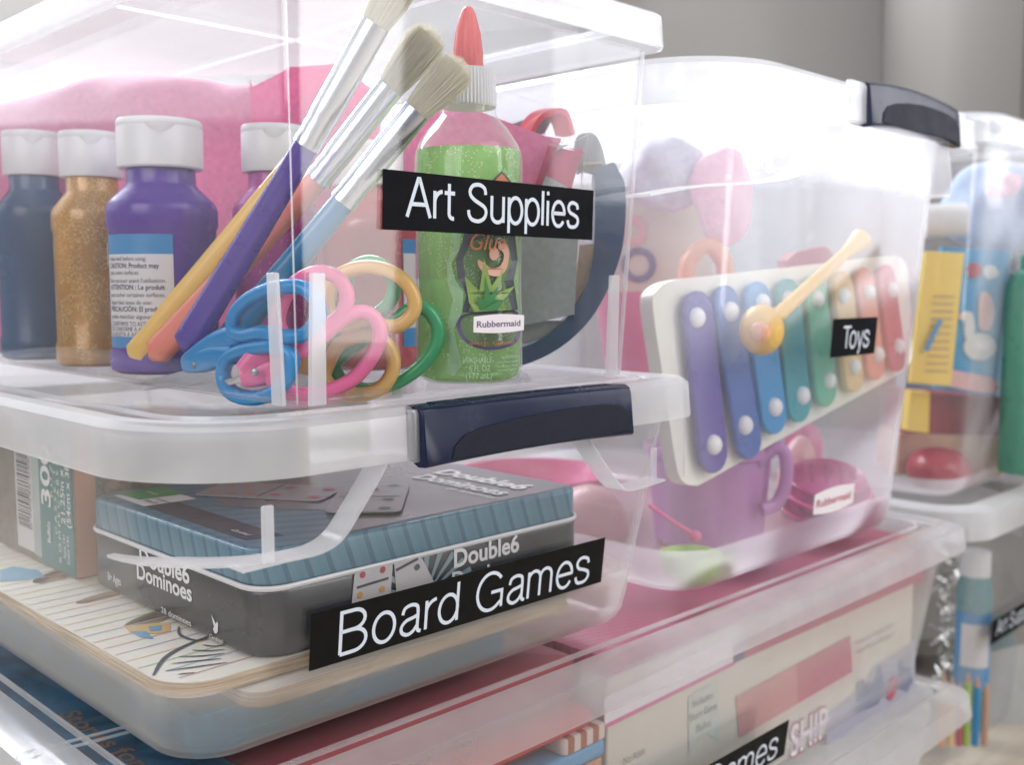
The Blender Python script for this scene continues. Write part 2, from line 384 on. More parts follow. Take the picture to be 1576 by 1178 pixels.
GL = {  # single-width grotesque letters: (strokes, advance)
 'A': ([[(0, 0), (.29, 1), (.33, 1), (.62, 0)], [(.12, .34), (.50, .34)]], .70),
 'r': ([[(.04, 0), (.04, X_)], [(.04, .42)] + _arc(.26, .42, .22, .30, 180, 92, 8)], .31),
 't': ([[(.13, .95), (.13, .16)] + _arc(.25, .15, .12, .13, 180, 280, 6), [(0, X_ - .03), (.29, X_ - .03)]], .37),
 'S': ([_sp([(.52, .74), (.49, .90), (.38, .985), (.27, 1.0), (.14, .96), (.06, .83), (.08, .69), (.20, .57), (.36, .48), (.49, .39), (.54, .26), (.49, .10), (.36, .01), (.25, 0), (.12, .04), (.04, .15), (.02, .29)])], .68),
 'u': ([[(.03, X_), (.03, .22)] + _arc(.21, .21, .18, .21, 180, 350, 10), [(.39, X_), (.39, 0)]], .53),
 'p': ([[(.03, X_), (.03, -.28)], _arc(.24, .365, .205, .365, 0, 360, 26)], .55),
 'l': ([[(.03, 0), (.03, 1)]], .17), 'i': ([[(.03, 0), (.03, X_)], [(.03, .89), (.03, 1)]], .17),
 'e': ([[(.03, .38), (.43, .38)] + _arc(.23, .365, .205, .365, 4, 325, 24)], .53),
 's': ([_sp([(.37, .54), (.34, .67), (.20, .735), (.09, .69), (.045, .57), (.10, .44), (.24, .37), (.36, .29), (.385, .15), (.31, .03), (.19, 0), (.07, .04), (.02, .20)])], .47),
 'B': ([[(.05, 0), (.05, 1), (.28, 1)] + _arc(.30, .77, .20, .23, 85, -85, 10) + [(.06, .535)], [(.28, .535)] + _arc(.31, .27, .225, .265, 88, -88, 12) + [(.05, 0)]], .66),
 'o': ([_arc(.23, .365, .21, .365, 0, 360, 26)], .55),
 'a': ([_sp([(.05, .53), (.09, .68), (.22, .735), (.34, .68), (.37, .53), (.37, .16), (.39, .04), (.45, .01)]), _sp([(.37, .44), (.27, .40), (.13, .36), (.04, .24), (.05, .09), (.16, 0), (.28, .05), (.37, .20)])], .51),
 'd': ([[(.42, 0), (.42, 1)], _arc(.22, .365, .205, .365, 0, 360, 26)], .55),
 'G': ([_arc(.34, .5, .31, .5, 38, 300, 26) + [(.60, .18)] , [(.36, .47), (.62, .47), (.62, .02)]], .76),
 'm': ([[(.03, 0), (.03, X_)], [(.03, .46)] + _arc(.18, .52, .15, .205, 180, 0, 10) + [(.33, 0)], [(.33, .46)] + _arc(.48, .52, .15, .205, 180, 0, 10) + [(.63, 0)]], .77),
 'T': ([[(0, .96), (.54, .96)], [(.27, 1), (.27, 0)]], .50),
 'y': ([[(0, X_), (.19, .04)], [(.38, X_), (.17, -.14)] + _arc(.08, -.16, .09, .10, 10, -100, 5)], .45),
 ' ': ([], .30)}
def stroke_text(s, fn, w, h, mat, parent, a0, b0, sw=.095):
    tot = sum(GL[c][1] for c in s); k = w / tot; x = 0; m = MB(); q = 0
    for c in s:
        for st in GL[c][0]:
            cl = (Vector(st[0]) - Vector(st[-1])).length < 1e-4
            P = []
            for a, b in (st[:-1] if cl else st):
                p = Vector(((x + a) * k, b * h))
                if not P or (p - P[-1]).length > 1e-5: P.append(p)
            n = len(P)
            hw = sw * h / 2; L = []
            for i, p in enumerate(P):
                a = P[i - 1] if (cl or i > 0) else p; b = P[(i + 1) % n] if (cl or i < n - 1) else p
                t1 = (p - a).normalized() if (p - a).length > 0 else None; t2 = (b - p).normalized() if (b - p).length > 0 else None
                t1 = t1 or t2; t2 = t2 or t1
                bs = (t1 + t2).normalized(); nr = Vector((-bs.y, bs.x)); ml = min(2.2, 1 / max(.3, nr.dot(Vector((-t1.y, t1.x)))))
                L.append((p + nr * hw * ml, p - nr * hw * ml))
            o = fn(0, 0); nz = (fn(1, 0) - o).cross(fn(0, 1) - o).normalized() * (q % 6) * 1.2e-5; q += 1
            vs = []
            for a, b in L: vs += [fn(a0 + a.x, b0 + a.y) + nz, fn(a0 + b.x, b0 + b.y) + nz]
            m.add(vs, [(2 * i, 2 * i + 1, (2 * i + 3) % (2 * n), (2 * i + 2) % (2 * n)) for i in range(n if cl else n - 1)])
        x += GL[c][1]
    return m.done('lettering', mat, parent, smooth=0)
def name_label(parent, s, fn, w, h, tw, th_, a0, b0, mat, lm=None, sw=.108, **kk):
    """black tape w x h; letters tw wide, th_ cap height at a0,b0"""
    o = fn(0, 0); u = (fn(1, 0) - o); v = (fn(0, 1) - o); nrm = u.cross(v).normalized()
    t = MB().prism([(0, 0), (w, 0), (w, h), (0, h)], o, u, v, nrm * .0003).done('name_label', mat, parent, smooth=0)
    stroke_text(s, lambda a, b: fn(a, b) + nrm * .00045, tw, th_, lm or M['tapewhite'], t, a0, b0, sw)
    return t
def sticker(parent, fn, w, h, s, ink, curve=.12):
    n = 10; pts = [(w * k / n, -h * curve * math.sin(math.pi * k / n)) for k in range(n + 1)] + [(w * k / n, h + h * curve * math.sin(math.pi * k / n)) for k in range(n, -1, -1)]
    o = fn(0, 0); u = fn(1, 0) - o; v = fn(0, 1) - o; nrm = u.cross(v).normalized()
    t = MB().prism(pts, o, u, v, nrm * .0002).done('maker_sticker', M['sticker'], parent, smooth=0)
    text(s, lambda a, b: fn(a, b) + nrm * .00035, w * .86, h * .42, ink, t, a0=w * .06, b0=h * .3, off=.01)
def latch(parent, xa, xb, ytop, z1, z0, bulge=.0, dep=.012, tilt=0.0, flip=False):
    """navy snap handle along x, proud of the rim at y=ytop (front)"""
    n = 14; top = []; bot = []
    for k in range(n + 1):
        t = k / n; x = xa + (xb - xa) * t
        top.append((x, z1 + bulge * math.sin(math.pi * t) ** .8 + tilt * t))
        bot.append((x, z0 + bulge * .9 * math.sin(math.pi * t) ** .8 + tilt * t + .0012 * math.sin(math.pi * t)))
    L = []
    for (x, zt), (_, zb) in zip(top, bot):
        sec = [(ytop + dep, zt + .0016), (ytop + .004, zt + .0018), (ytop + .0012, zt + .0004), (ytop, zt - .003), (ytop - .0022, zb + .0012), (ytop - .0014, zb), (ytop + .004, zb - .0004), (ytop + dep * .9, zb + .003)]
        L.append([Vector((x, y, z)) for y, z in sec])
    h = MB().loft(L).done('latch_handle', M['navy'], parent, bevel=.0007, smooth=40)
    w = xb - xa; H = z1 - z0
    pts = [(.10, .04), (.115, .30), (.16, .50), (.24, .60), (.38, .68), (.52, .73), (.68, .76), (.84, .76), (.93, .70), (.975, .45), (.985, .06)]
    P = []
    for a, b in pts:
        t = a; P.append((xa + w * a, z0 + (bulge * .93 * math.sin(math.pi * t) ** .8) + tilt * t + .0012 + b * (H - .003)))
    yb = lambda z, t: ytop - .0022 * min(1, max(0, 1 - (z - z0 - bulge * math.sin(math.pi * t) - tilt * t) / H))
    m = MB(); n_ = len(P)
    f0 = [Vector((x, yb(z, (x - xa) / w) + .0008, z)) for x, z in P]; f1 = [Vector((x, yb(z, (x - xa) / w) - .0008, z)) for x, z in P]
    m.add(f0 + f1, [tuple(range(n_ - 1, -1, -1)), tuple(range(n_, 2 * n_))] + [(i, (i + 1) % n_, n_ + (i + 1) % n_, n_ + i) for i in range(n_)])
    m.done('grip_panel', M['navygrip'], h, bevel=.0005)
    # raised tread lines on the top
    t_ = MB()
    for k in range(3):
        y = ytop + .005 + .0022 * k
        t_.loft([[Vector((x, y, z + .0017)), Vector((x, y + .0009, z + .0017)), Vector((x, y + .0009, z + .0023)), Vector((x, y, z + .0023))] for x, z in top[1:-1]])
    t_.done('tread', M['navy'], h)
    return h
def skirt(parent, pts, ywall, yout, th=.0014, plate=None):
    """flange following pts [(x,z)] between the wall and the outer skirt plane"""
    P = cr([Vector((x, 0, z)) for x, z in pts], 8); L = []
    for i, p in enumerate(P):
        t = (P[min(i + 1, len(P) - 1)] - P[max(i - 1, 0)]).normalized(); nr = Vector((-t.z, 0, t.x)) * th / 2
        L.append([Vector((p.x, yout, p.z)) + nr, Vector((p.x, yout, p.z)) - nr, Vector((p.x, ywall, p.z)) - nr, Vector((p.x, ywall, p.z)) + nr])
    return MB().loft(L).done('handle_flange', M['rib'], parent)

# ---- art supplies box
art = thing('storage_box', 'clear rectangular box labelled Art Supplies, full of paints and scissors, top of the front stack', 'storage box', (.11, .18, .0005))
AX1, AY1 = .222, .43
shell(0, AX1, 0, AY1, .0005, .188, .006, .013, .006, .006, .005, .007, th=.0014, br=.0025).done('body', M['clear'], art)
fa = lambda a, b: Vector((a, -.0001 - .006 * (b / .188), b))     # front wall surface
name_label(art, 'Art Supplies', plane_fn(ony(588, 353, -.0031), (1, -.0004, -.004), (0, -.03, 1)), .1465, .0272, .1215, .0178, .0142, .0064, M['black'], off=-.012)
sticker(art, plane_fn((.1030, -.0020, .0305), (1, 0, 0), (0, -.03, 1)), .036, .0078, 'Rubbermaid', M['print_purple'])
for (a, b) in ((.0095, 'f'), (.2115, 'f'), (.0115, 'l')):
    L = []
    for z, w_, d in ((.0012, .0042, .0026), (.03, .0040, .0026), (.0595, .0036, .0024)):
        if b == 'f': y = -.0003 - .006 * z / .188; L.append([Vector((a - w_, y - d, z)), Vector((a + w_, y - d, z)), Vector((a + w_, y, z)), Vector((a - w_, y, z))])
        else: y = -.0003 - .006 * z / .188; L.append([Vector((y - d, a - w_, z)), Vector((y - d, a + w_, z)), Vector((y, a + w_, z)), Vector((y, a - w_, z))])
    MB().loft(L).done('corner_rib', M['rib'], art, bevel=.0006)
lid = rim_ring(-.022, .249, -.0145, .452, .013, [(0, .1905), (.0008, .189), (.0022, .189), (.003, .191), (.0035, .2035), (.012, .2035), (.014, .2050), (.004, .2088), (.0015, .2070)]).done('lid', M['rim_clear'], art)
rbox(-.0085, .2355, -.001, .4385, .2036, .2050, .01, .0006).done('lid_panel', M['lid_clear2'], lid)
m = MB()
for x in (.115,): m.box((x, .006, .2018), (x + .0012, .43, .2034))
for y in (.17,): m.box((.004, y, .2018), (.226, y + .0012, .2034))
m.done('lid_ribs', M['rim_clear'], lid, kind='stuff')
def edge_glint(par, x0, y0, z0, x1, y1, z1, w, mat):  # pale rod added along a box corner to draw its bright edge line
    tube([Vector((x0, y0, z0)).lerp(Vector((x1, y1, z1)), i / 8) for i in range(9)], w, w, up=FH, n=10).done('corner_glint', mat, par, smooth=60)
edge_glint(art, .2213, .0007, .002, .2340, -.0045, .187, .0011, M['rim_clear']); edge_glint(art, .0010, .0010, .002, -.0045, -.0045, .187, .0004, M['rim_clear'])
# ---- board games tote
BX0, BX1 = -.056, .247
bd = thing('storage_tote', 'clear tote with navy latch labelled Board Games, directly under the art supplies box', 'storage box', (.1, .18, -.155))
shell(BX0, BX1, .007, .42, -.1545, -.008, .010, .022, .016, .016, .034, .040, th=.0018, br=.016, k4=.5).done('body', M['clear_board'], bd)
rim = rim_ring(-.0725, .277, -.0225, .45, .066, [(0, -.0235), (.0005, -.0250), (.0018, -.0250), (.0024, -.0230), (.0040, -.0050), (.0165, -.0046), (.018, -.0032), (.012, -.0010), (.0045, -.0012), (.0012, -.0045)], 16, .36).done('lid', M['rim'], bd)
rbox(-.0555, .2605, -.0055, .433, -.0046, -.0030, .05, .0006, 10, .3).done('lid_panel', M['lid_clear'], rim)
rim_ring(-.047, .252, .003, .422, .04, [(0, -.0030), (.0004, -.0012), (.0016, -.0012), (.002, -.0030)], 10, .3).done('stacking_ridge', M['rim_clear'], rim)
# frosted end block that the latch closes against
m = MB(); m.loft([rr(.0462 - k, .0520, -.0243 + k, -.0195, .0008, z, 3) for z, k in ((-.0262, .001), (-.0255, 0), (-.004, .0005), (-.0022, .0015))]); m.done('latch_stop', M['rim'], bd)
latch(bd, .0490, .1990, -.0268, -.0025, -.0285, bulge=.0006, dep=.013)
skirt(bd, [(-.040, -.0600), (-.020, -.0595), (-.0020, -.0590), (.0090, -.0545), (.0185, -.044), (.0275, -.033), (.0330, -.0255)], -.0065, -.0205)
skirt(bd, [(.170, -.0275), (.1790, -.038), (.1900, -.050), (.1990, -.0585), (.208, -.0620), (.240, -.0605)], -.006, -.0205, th=.0010)
C_ = [p for p in rr(-.0690, .2735, -.0205, .445, .060, 0, 16) if p.x < .0005 and p.y < .06]
C_ = C_ + [Vector((-.0285, -.0205, 0))] if C_[-1].x < -.03 else C_
L = []
for i, p in enumerate(C_):
    t = (C_[min(i + 1, len(C_) - 1)] - C_[max(i - 1, 0)]).normalized(); nr = Vector((-t.y, t.x, 0)) * (-.0135 if Vector((-t.y, t.x, 0)).dot(Vector((1, 1, 0))) < 0 else .0135)
    f_in = nr * min(1, .25 + i * .12)
    L.append([p + Vector((0, 0, -.0600)), p + f_in + Vector((0, 0, -.0600)), p + f_in + Vector((0, 0, -.0588)), p + Vector((0, 0, -.0588))])
MB().loft(L).done('skirt_ledge', M['rib'], bd)
p0 = rr(.150, .2735, -.0205, .12, .060, 0, 16, .36)
side = [p for p in p0 if p.x > .207 and p.y < .045]
side = [Vector((.2075, -.0205, 0))] + side if side[0].x < side[-1].x or side[0].y < side[-1].y else side + [Vector((.2075, -.0205, 0))]
m = MB()
for a, b in zip(side[:-1], side[1:]):
    if (a - b).length < .08:
        t = .0012; m.add([(a.x, a.y, -.024), (b.x, b.y, -.024), (b.x, b.y, -.0615), (a.x, a.y, -.0615)], [(0, 1, 2, 3)])
m.done('skirt_panel', M['clear'], bd)
MB().box((-.0305, -.0212, -.0590), (-.0255, -.0185, -.0350)).done('skirt_rib', M['rib'], bd, bevel=.0008)
MB().box((.2255, -.0212, -.0605), (.2305, -.0200, -.0400)).done('skirt_rib', M['rim_clear'], bd, bevel=.0005)
pl_ = ony(478, 942, -.001); pr_ = ony(929, 825, -.001); bl_ = ony(475, 1034, .0023)
name_label(bd, 'Board Games', plane_fn(bl_, (pr_ - pl_), (0, -.11, 1)), .2035, .0274, .1780, .0205, .0150, .0036, M['black2'], sw=.092)
edge_glint(bd, .2418, .0122, -.138, .2598, -.0010, -.026, .0009, M['rim_clear'])
# ---- toys tote
ty = thing('storage_tote', 'tall clear tote with navy latch labelled Toys, holding a xylophone', 'storage box', (.45, .2, -.155))
TX0, TX1 = .298, .605
shell(TX0, TX1, .005, .36, -.1545, .172, .020, .022, .022, .02, .040, .050, th=.0020, br=.018, n=10, k4=.45).done('body', M['clear_toys'], ty)
rim = rim_ring(.262, .661, -.037, .40, .075, [(0, .1660), (.0006, .1642), (.0022, .1642), (.0028, .166), (.005, .187), (.022, .187), (.024, .189), (.014, .1925), (.006, .1922), (.0015, .188)], 14, .4).done('lid', M['rim_clear'], ty)
rbox(.285, .638, -.014, .377, .187, .189, .05, .0006, 10, .4).done('lid_panel', M['lid_milky'], rim)
la, lb = ony(1338, 150, -.041).x, ony(1476, 180, -.041).x
latch(ty, la, lb, -.0415, .1915, .1630, bulge=.0045, dep=.016, tilt=-.001)
m = MB(); m.loft([rr(la - .022 + k, la + .004, -.0395 + k, -.034, .001, z, 3) for z, k in ((.1650, .001), (.1658, 0), (.1900, .0005), (.1925, .002))]); m.done('latch_stop', M['rim'], ty)
m = MB(); m.loft([rr(lb - .003, lb + .020 - k, -.0395 + k, -.034, .001, z, 3) for z, k in ((.1650, .001), (.1658, 0), (.1890, .0005), (.1915, .002))]); m.done('latch_stop', M['rim'], ty)
skirt(ty, [(ony(px, py, -.034).x, ony(px, py, -.034).z) for px, py in ((1000, 300), (1080, 286), (1170, 280), (1225, 270), (1262, 245), (1290, 215), (1305, 190))], -.017, -.0345, th=.0014)
skirt(ty, [(ony(px, py, -.034).x, ony(px, py, -.034).z) for px, py in ((1455, 215), (1462, 260), (1462, 300), (1450, 300))], -.017, -.0345, th=.0012)
a_ = ony(1180, 205, -.034); MB().box((a_.x, -.0352, .1230), (a_.x + .006, -.0335, .158)).done('skirt_rib', M['rim_clear'], ty, bevel=.0006)
q = ony(1277, 551, .0); r_ = ony(1345, 541, .0)
name_label(ty, 'Toys', plane_fn(ony(1277, 551, -.0110), (1, 0, 0), (0, -.07, 1)), .0700, .0285, .0430, .0165, .0165, .0062, M['black'], off=-.012)
s_ = ony(1252, 795, -.004)
sticker(ty, plane_fn((s_.x, -.0035, s_.z + .001), (1, 0, .0), (0, -.07, 1)), .062, .0150, 'Rubbermaid', M['print_red'], .16)
edge_glint(ty, .5990, .0108, -.136, .6190, -.0100, .163, .0011, M['rim_clear'])
# ---- games box under both
gm = thing('storage_box', 'long clear box holding board games, under the Board Games and Toys totes', 'storage box', (.28, .18, -.31))
shell(-.066, .654, .002, .42, -.3095, -.168, .010, .016, .018, .015, .030, .034, th=.002, br=.016, k4=.5).done('body', M['clear_games'], gm)
rim = rim_ring(-.094, .684, -.0335, .45, .045, [(0, -.1770), (.0006, -.1790), (.0022, -.1790), (.0028, -.177), (.005, -.1640), (.016, -.1600), (.024, -.1600), (.026, -.1580), (.020, -.1550), (.013, -.1560), (.003, -.1592)], 12, .6).done('lid', M['rim_clear'], gm)
rbox(-.0705, .6605, -.010, .4265, -.1600, -.1580, .03, .0006, 8).done('lid_panel', M['lid_clear'], rim)
rim_ring(-.0630, .653, -.0030, .419, .028, [(0, -.1580), (.0004, -.1557), (.0018, -.1557), (.0022, -.1580)], 8).done('stacking_ridge', M['rim_clear'], rim)
g0 = ony(1205, 1178, -.013); g1 = ony(1215, 1105, -.015)
name_label(gm, 'Board Games', plane_fn((g1.x - .2055, -.0125, g1.z - .0280), (1, 0, 0), (0, -.12, 1)), .2035, .0275, .1780, .0205, .0150, .0036, M['black2'], sw=.092)
# ---- lowest box of the front stack
lw = thing('storage_box', 'lowest clear box of the front stack, only its lid showing at the bottom edge', 'storage box', (.28, .18, -.465))
shell(-.066, .655, .002, .42, -.4695, -.325, .010, .016, .018, .015, .030, .034, th=.002, br=.016, n=6).done('body', M['clear_games'], lw)
rim = rim_ring(-.094, .700, -.0385, .45, .045, [(0, -.3330), (.0006, -.3350), (.0022, -.3350), (.0028, -.333), (.005, -.3200), (.016, -.3150), (.024, -.3150), (.026, -.3130), (.020, -.3098), (.013, -.3115), (.003, -.3150)], 12, .6).done('lid', M['rim_clear'], lw)
rbox(-.0705, .676, -.014, .4265, -.3150, -.3130, .03, .0006, 8).done('lid_panel', M['rim_clear'], rim)
# ------------------------------------------------------------------ art box contents
def fmin(px, x=.006, y=.006):
    k = (px - 788) / FPX; return max((x + .252) / (q2 * (1 + k)), (y + .3844) / (q2 * (1 - k)))
def facing(c):
    """unit vector from c towards the photographer, level, and the matching right vector"""
    t = Vector((CAM.x - c.x, CAM.y - c.y, 0)).normalized(); return t, Vector((-t.y, t.x, 0))
def cyl_fn(c, R, z0=0, off=.0002, rf=None):
    t, r = facing(c)
    def f(a, b):
        rad = (rf(b) if rf else R) + off; p = a / R
        return Vector((c.x, c.y, z0)) + (t * math.cos(p) + r * math.sin(p)) * rad + Vector((0, 0, b))
    return f
M['p_navy'] = pbr('paint_navy', (.0, .070, .175), .25, spec=.4, var=.1)
M['p_purple'] = pbr('paint_purple', (.085, .030, .30), .25, spec=.45, var=.1)
M['p_magenta'] = glitter('paint_magenta', 'b546a0', 'f2b0e0', 1200, .1)
M['p_red'] = pbr('paint_red', (.50, .085, .10), .25, coat=.5, var=.1, trans=.15)
M['p_gold'] = glitter('paint_gold', 'b98524', 'ffefb4', 1500, .40, rough=.28, metal=.1, transl=.08)
M['lab_blue'] = pbr('label_blue', (.03, .24, .52), .35, var=.04)
M['lab_white'] = pbr('label_white', (.66, .65, .66), .4, var=.03)
M['ink'] = pbr('label_ink', (.05, .05, .09), .5)
def bottle(label, px, d, R, mat, ztop, lab=None):
    c = at(px, 500, d); c.z = .0028
    t = thing('paint_bottle', label, 'paint bottle', c); H = ztop - .0028; f = H / .148
    lathe(c, [(0, .0008), (R * .86, 0), (R * .97, .002 * f), (R, .006), (R, .013 * f), (R * .965, .016 * f), (R * .965, .084 * f), (R, .0865 * f), (R, .0945 * f), (R * .985, .0975 * f), (R * .93, .1005 * f),
              (R * .66, .109 * f), (R * .62, .111 * f), (R * .615, .122 * f), (0, .122 * f)], 56).done('body', mat, t)
    cp = lathe(c, [(0, .1195 * f), (R * .74, .1195 * f), (R * .765, .1205 * f), (R * .765, .1425 * f), (R * .755, .1430 * f), (R * .755, .1434 * f), (R * .765, .1440 * f), (R * .765, .1462 * f), (R * .74, .1477 * f), (R * .6, .1482 * f), (0, .1484 * f)], 56).done('cap', M['white'], t)
    fn = cyl_fn(c, R * .765, c.z, .0002)
    n = 8; MB().add([fn((-.5 + a / n) * R * .5, (.1425 + (.0012 if k else -.004 * math.sin(math.pi * a / n))) * f) + (facing(c)[0] * .0009 if k else Vector()) for a in range(n + 1) for k in (0, 1)],
                    [(2 * a, 2 * a + 2, 2 * a + 3, 2 * a + 1) for a in range(n)]).done('flip_tab', M['white'], cp)
    return t, c
bottle('navy blue paint bottle with white cap, farthest left in the art box', 62, .73, .0258, M['p_navy'], .1585)
bottle('gold glitter paint bottle with white cap between the navy and purple ones', 150, .672, .0252, M['p_gold'], .1500)
R = .0317
bp, c = bottle('purple paint bottle with a caution label in three languages', 255, .62, R, M['p_purple'], .1495)
k = .62 / FPX
fn = cyl_fn(c, R * .965, 0, .0002)
zz = lambda y: .0547 - (y - 437) * (.62 - .02) / FPX - .0005
A0, A1 = -.0405, .0052
lb = patch(fn, A0, A1, zz(566), zz(361), M['lab_blue'], bp, 'label', 16)
fn2 = cyl_fn(c, R * .965, 0, .00035); fn3 = cyl_fn(c, R * .965, 0, .00048)
patch(fn2, A0 + .0012, A1, zz(516), zz(391), M['lab_white'], lb, 'label_panel', 16)
rows = [(397, 'Shake well before using.', 0, .80), (408, 'CAUTION: Product may', 1, 1), (418, 'stain some surfaces.', 0, .68), (430, "Bien secouer avant l'utilisation.", 0, 1.1), (440.5, 'ATTENTION : Le produit', 1, 1.08), (451.5, 'peut tacher certaines surfaces.', 0, 1.08),
        (463, 'Agitar bien antes de usar.', 0, .88), (473.5, 'PRECAUCIÓN: El producto', 1, 1.12), (484.5, 'puede manchar algunas superf.', 0, 1.15), (495.5, 'CONFORMS TO ASTM D-4236', 0, 1.1), (503.5, 'SE CONFORME À ASTM D-4236', 0, 1.1), (511.5, 'SE AJUSTA A ASTM D-4236', 0, 1.0)]
for y, s_, bold, wf in rows:
    text(s_, fn3, .0345 * wf, .0030 if bold else .0026, M['ink'], lb, a0=A0 + .0035, b0=zz(y + 4), off=.018 if bold else .0, res=2)
patch(fn2, A0 - .0035, A0 - .0012, zz(408), zz(373), M['lab_white'], lb, 'label_flap', 3)
bottle('magenta glitter paint bottle half hidden behind the purple brush handle', 428, .655, .0262, M['p_magenta'], .1515)
rb, c = bottle('coral red paint bottle behind the scissors, left of the green glitter glue', 572, .648, .0300, M['p_red'], .1400)
fn = cyl_fn(c, .029, 0, .0003); fn2 = cyl_fn(c, .029, 0, .0005)
lb = patch(fn, .0205, .036, .012, .088, M['lab_blue'], rb, 'label', 8); patch(fn2, .0208, .036, .028, .073, M['lab_white'], lb, 'label_panel', 8)
# green glitter glue
c = at(722, 500, .569); c.z = .0022
M['gl_shell'] = plastic('glue_bottle_shell', .04, .05, tint=(.97, .99, .97))
M['gl_liquid'] = glitter('green_glitter_glue', '9ecb86', 'fffbe0', 900, .40, rough=.25, transp=.34, transl=.45)
M['coral'] = pbr('coral_nozzle', (.85, .25, .25), .35, var=.06, trans=.3)
gl = thing('glue_bottle', 'green glitter glue bottle with coral nozzle and ribbed white cap', 'glue bottle', c)
kz = lambda y: at(722, y, .569).z - c.z
prof = [(.0, .001), (.0235, 0), (.0275, .002), (.029, .007), (.029, .03), (.0283, .05), (.0286, kz(330)), (.0290, kz(262)), (.0287, kz(240)), (.0270, kz(225)), (.0215, kz(200)), (.0165, kz(184)), (.0150, kz(178)), (.0148, kz(165))]
lathe(c, prof + [(0, kz(165))], 64).done('bottle', M['gl_shell'], gl)
zl = kz(233)
lathe(c, [(0, .0022)] + [(r - .0012, z + .0008) for r, z in prof[1:8]] + [(.0276, zl), (0, zl)], 64).done('glitter_glue', M['gl_liquid'], gl)
L = []
for z, q in ((kz(166), .0146), (kz(163), .0153), (kz(122), .0148), (kz(112), .0146), (kz(108), .0136)):
    L.append([Vector((c.x + (q - (.0006 if i % 2 and kz(164) < z < kz(110) else 0)) * math.cos(2 * math.pi * i / 96), c.y + (q - (.0006 if i % 2 and kz(164) < z < kz(110) else 0)) * math.sin(2 * math.pi * i / 96), c.z + z)) for i in range(96)])
MB().loft(L).done('cap', M['white'], gl, smooth=20)
L = []
for y, q in ((108, .0062), (104, .0078), (98, .0082), (80, .0080), (50, .0068), (25, .0045), (14, .0030), (10, .0015)):
    L.append([Vector((c.x, c.y, c.z + kz(y))) + Vector((math.cos(2 * math.pi * i / 48), math.sin(2 * math.pi * i / 48), 0)) * (q * (.93 if i % 3 == 0 and 20 < y < 100 else 1)) for i in range(48)])
MB().loft(L).done('nozzle', M['coral'], gl, smooth=25)
F1 = cyl_fn(c, .029, 0, .0004); F2 = cyl_fn(c, .029, 0, .0006); F3 = cyl_fn(c, .029, 0, .0008)
def gp(px, py): return (math.asin(max(-.99, min(.99, (px - 722) / 82.5))) * .029, at(722, py, .543).z)
def gpoly(F, pts, mat, name, par, sub=0):
    P = cr([Vector((*gp(*p), 0)) for p in pts], 5, True) if sub else [Vector((*gp(*p), 0)) for p in pts]
    from mathutils.geometry import tessellate_polygon
    P = [Vector((p.x, p.y, 0)) for p in P]
    if not sub:
        Q = []
        for i, p in enumerate(P):
            b = P[(i + 1) % len(P)]; n = max(1, int((b - p).length / .004)); Q += [p.lerp(b, j / n) for j in range(n)]
        P = Q
    return mk(name, [F(p.x, p.y) for p in P], [tuple(t) for t in tessellate_polygon([P])], mat, par, smooth=0)
M['g_dark'] = pbr('glue_print_dark', (.07, .08, .10), .35); M['g_pale'] = glitter('glue_print_pale', '9fc89a', 'fff2b8', 1200, .2, transl=.2)
M['g_green'] = pbr('print_lime', '8fae5a', .4); M['g_mid'] = pbr('print_green', '3f8a4c', .4); M['g_pink'] = pbr('print_peach', 'd8a48a', .4); M['g_vio'] = pbr('print_violet', '5a3f7c', .4); M['g_orange'] = pbr('print_orange', 'dd8556', .4)
pr = gpoly(F1, [(716, 355), (790, 358), (795, 400), (788, 430), (795, 478), (745, 485), (712, 480), (718, 455), (706, 430), (703, 400), (712, 375)], M['g_dark'], 'front_print', gl)
gpoly(F1, [(697, 352), (712, 356), (708, 385), (697, 405), (702, 430), (714, 450), (712, 480), (700, 505), (705, 535), (712, 560), (700, 578), (686, 575), (694, 548), (690, 520), (692, 490), (699, 462), (691, 435), (690, 405), (700, 380)], M['g_pale'], 'wave_print', gl)
star = [(730, 480), (722, 466), (716, 425), (737, 448), (744, 398), (755, 440), (772, 415), (763, 450), (790, 440), (772, 462), (776, 478)]
gpoly(F2, star, M['g_green'], 'star_print', pr)
gpoly(F3, [(738, 478), (733, 455), (744, 462), (745, 425), (753, 456), (764, 440), (759, 462), (772, 462), (764, 478)], M['g_mid'], 'star_print', pr)
ring = [(735, 400), (737, 412), (748, 422), (764, 425), (776, 415), (781, 392), (776, 374), (765, 378), (773, 392), (768, 408), (755, 413), (744, 405)]
gpoly(F2, ring, M['g_pink'], 'swirl_print', pr, 1)
gpoly(F2, [(753, 385), (762, 382), (766, 393), (758, 401), (752, 395)], M['g_pink'], 'swirl_print', pr, 1)
dm = gpoly(F1, [(770, 262), (788, 282), (770, 302), (752, 282)], M['g_dark'], 'diamond_print', gl); gpoly(F2, [(770, 266), (784, 282), (770, 298), (756, 282)], M['g_orange'], 'diamond_fill', dm); gpoly(F3, [(760, 279), (770, 285), (781, 279), (776, 287), (764, 287)], M['g_dark'], 'diamond_mark', dm)
ov = gpoly(F1, [(703, 500), (712, 485), (750, 480), (795, 482), (798, 520), (780, 535), (745, 538), (715, 525)], M['g_vio'], 'oval_print', gl, 1)
def gtext(s_, x0, x1, y, h, mat, par, **kw):
    a0, b0 = gp(x0, y); a1, _ = gp(x1, y); text(s_, F2, a1 - a0, h, mat, par, a0=a0, b0=b0, res=3, **kw)
gtext('Glue', 724, 775, 385, .0095, M['g_orange'], gl, shear=.35)
gtext('with Glitter', 722, 790, 531, .0022, M['g_orange'], gl)
M['g_txt'] = pbr('print_pale_green', 'b9d3b4', .5)
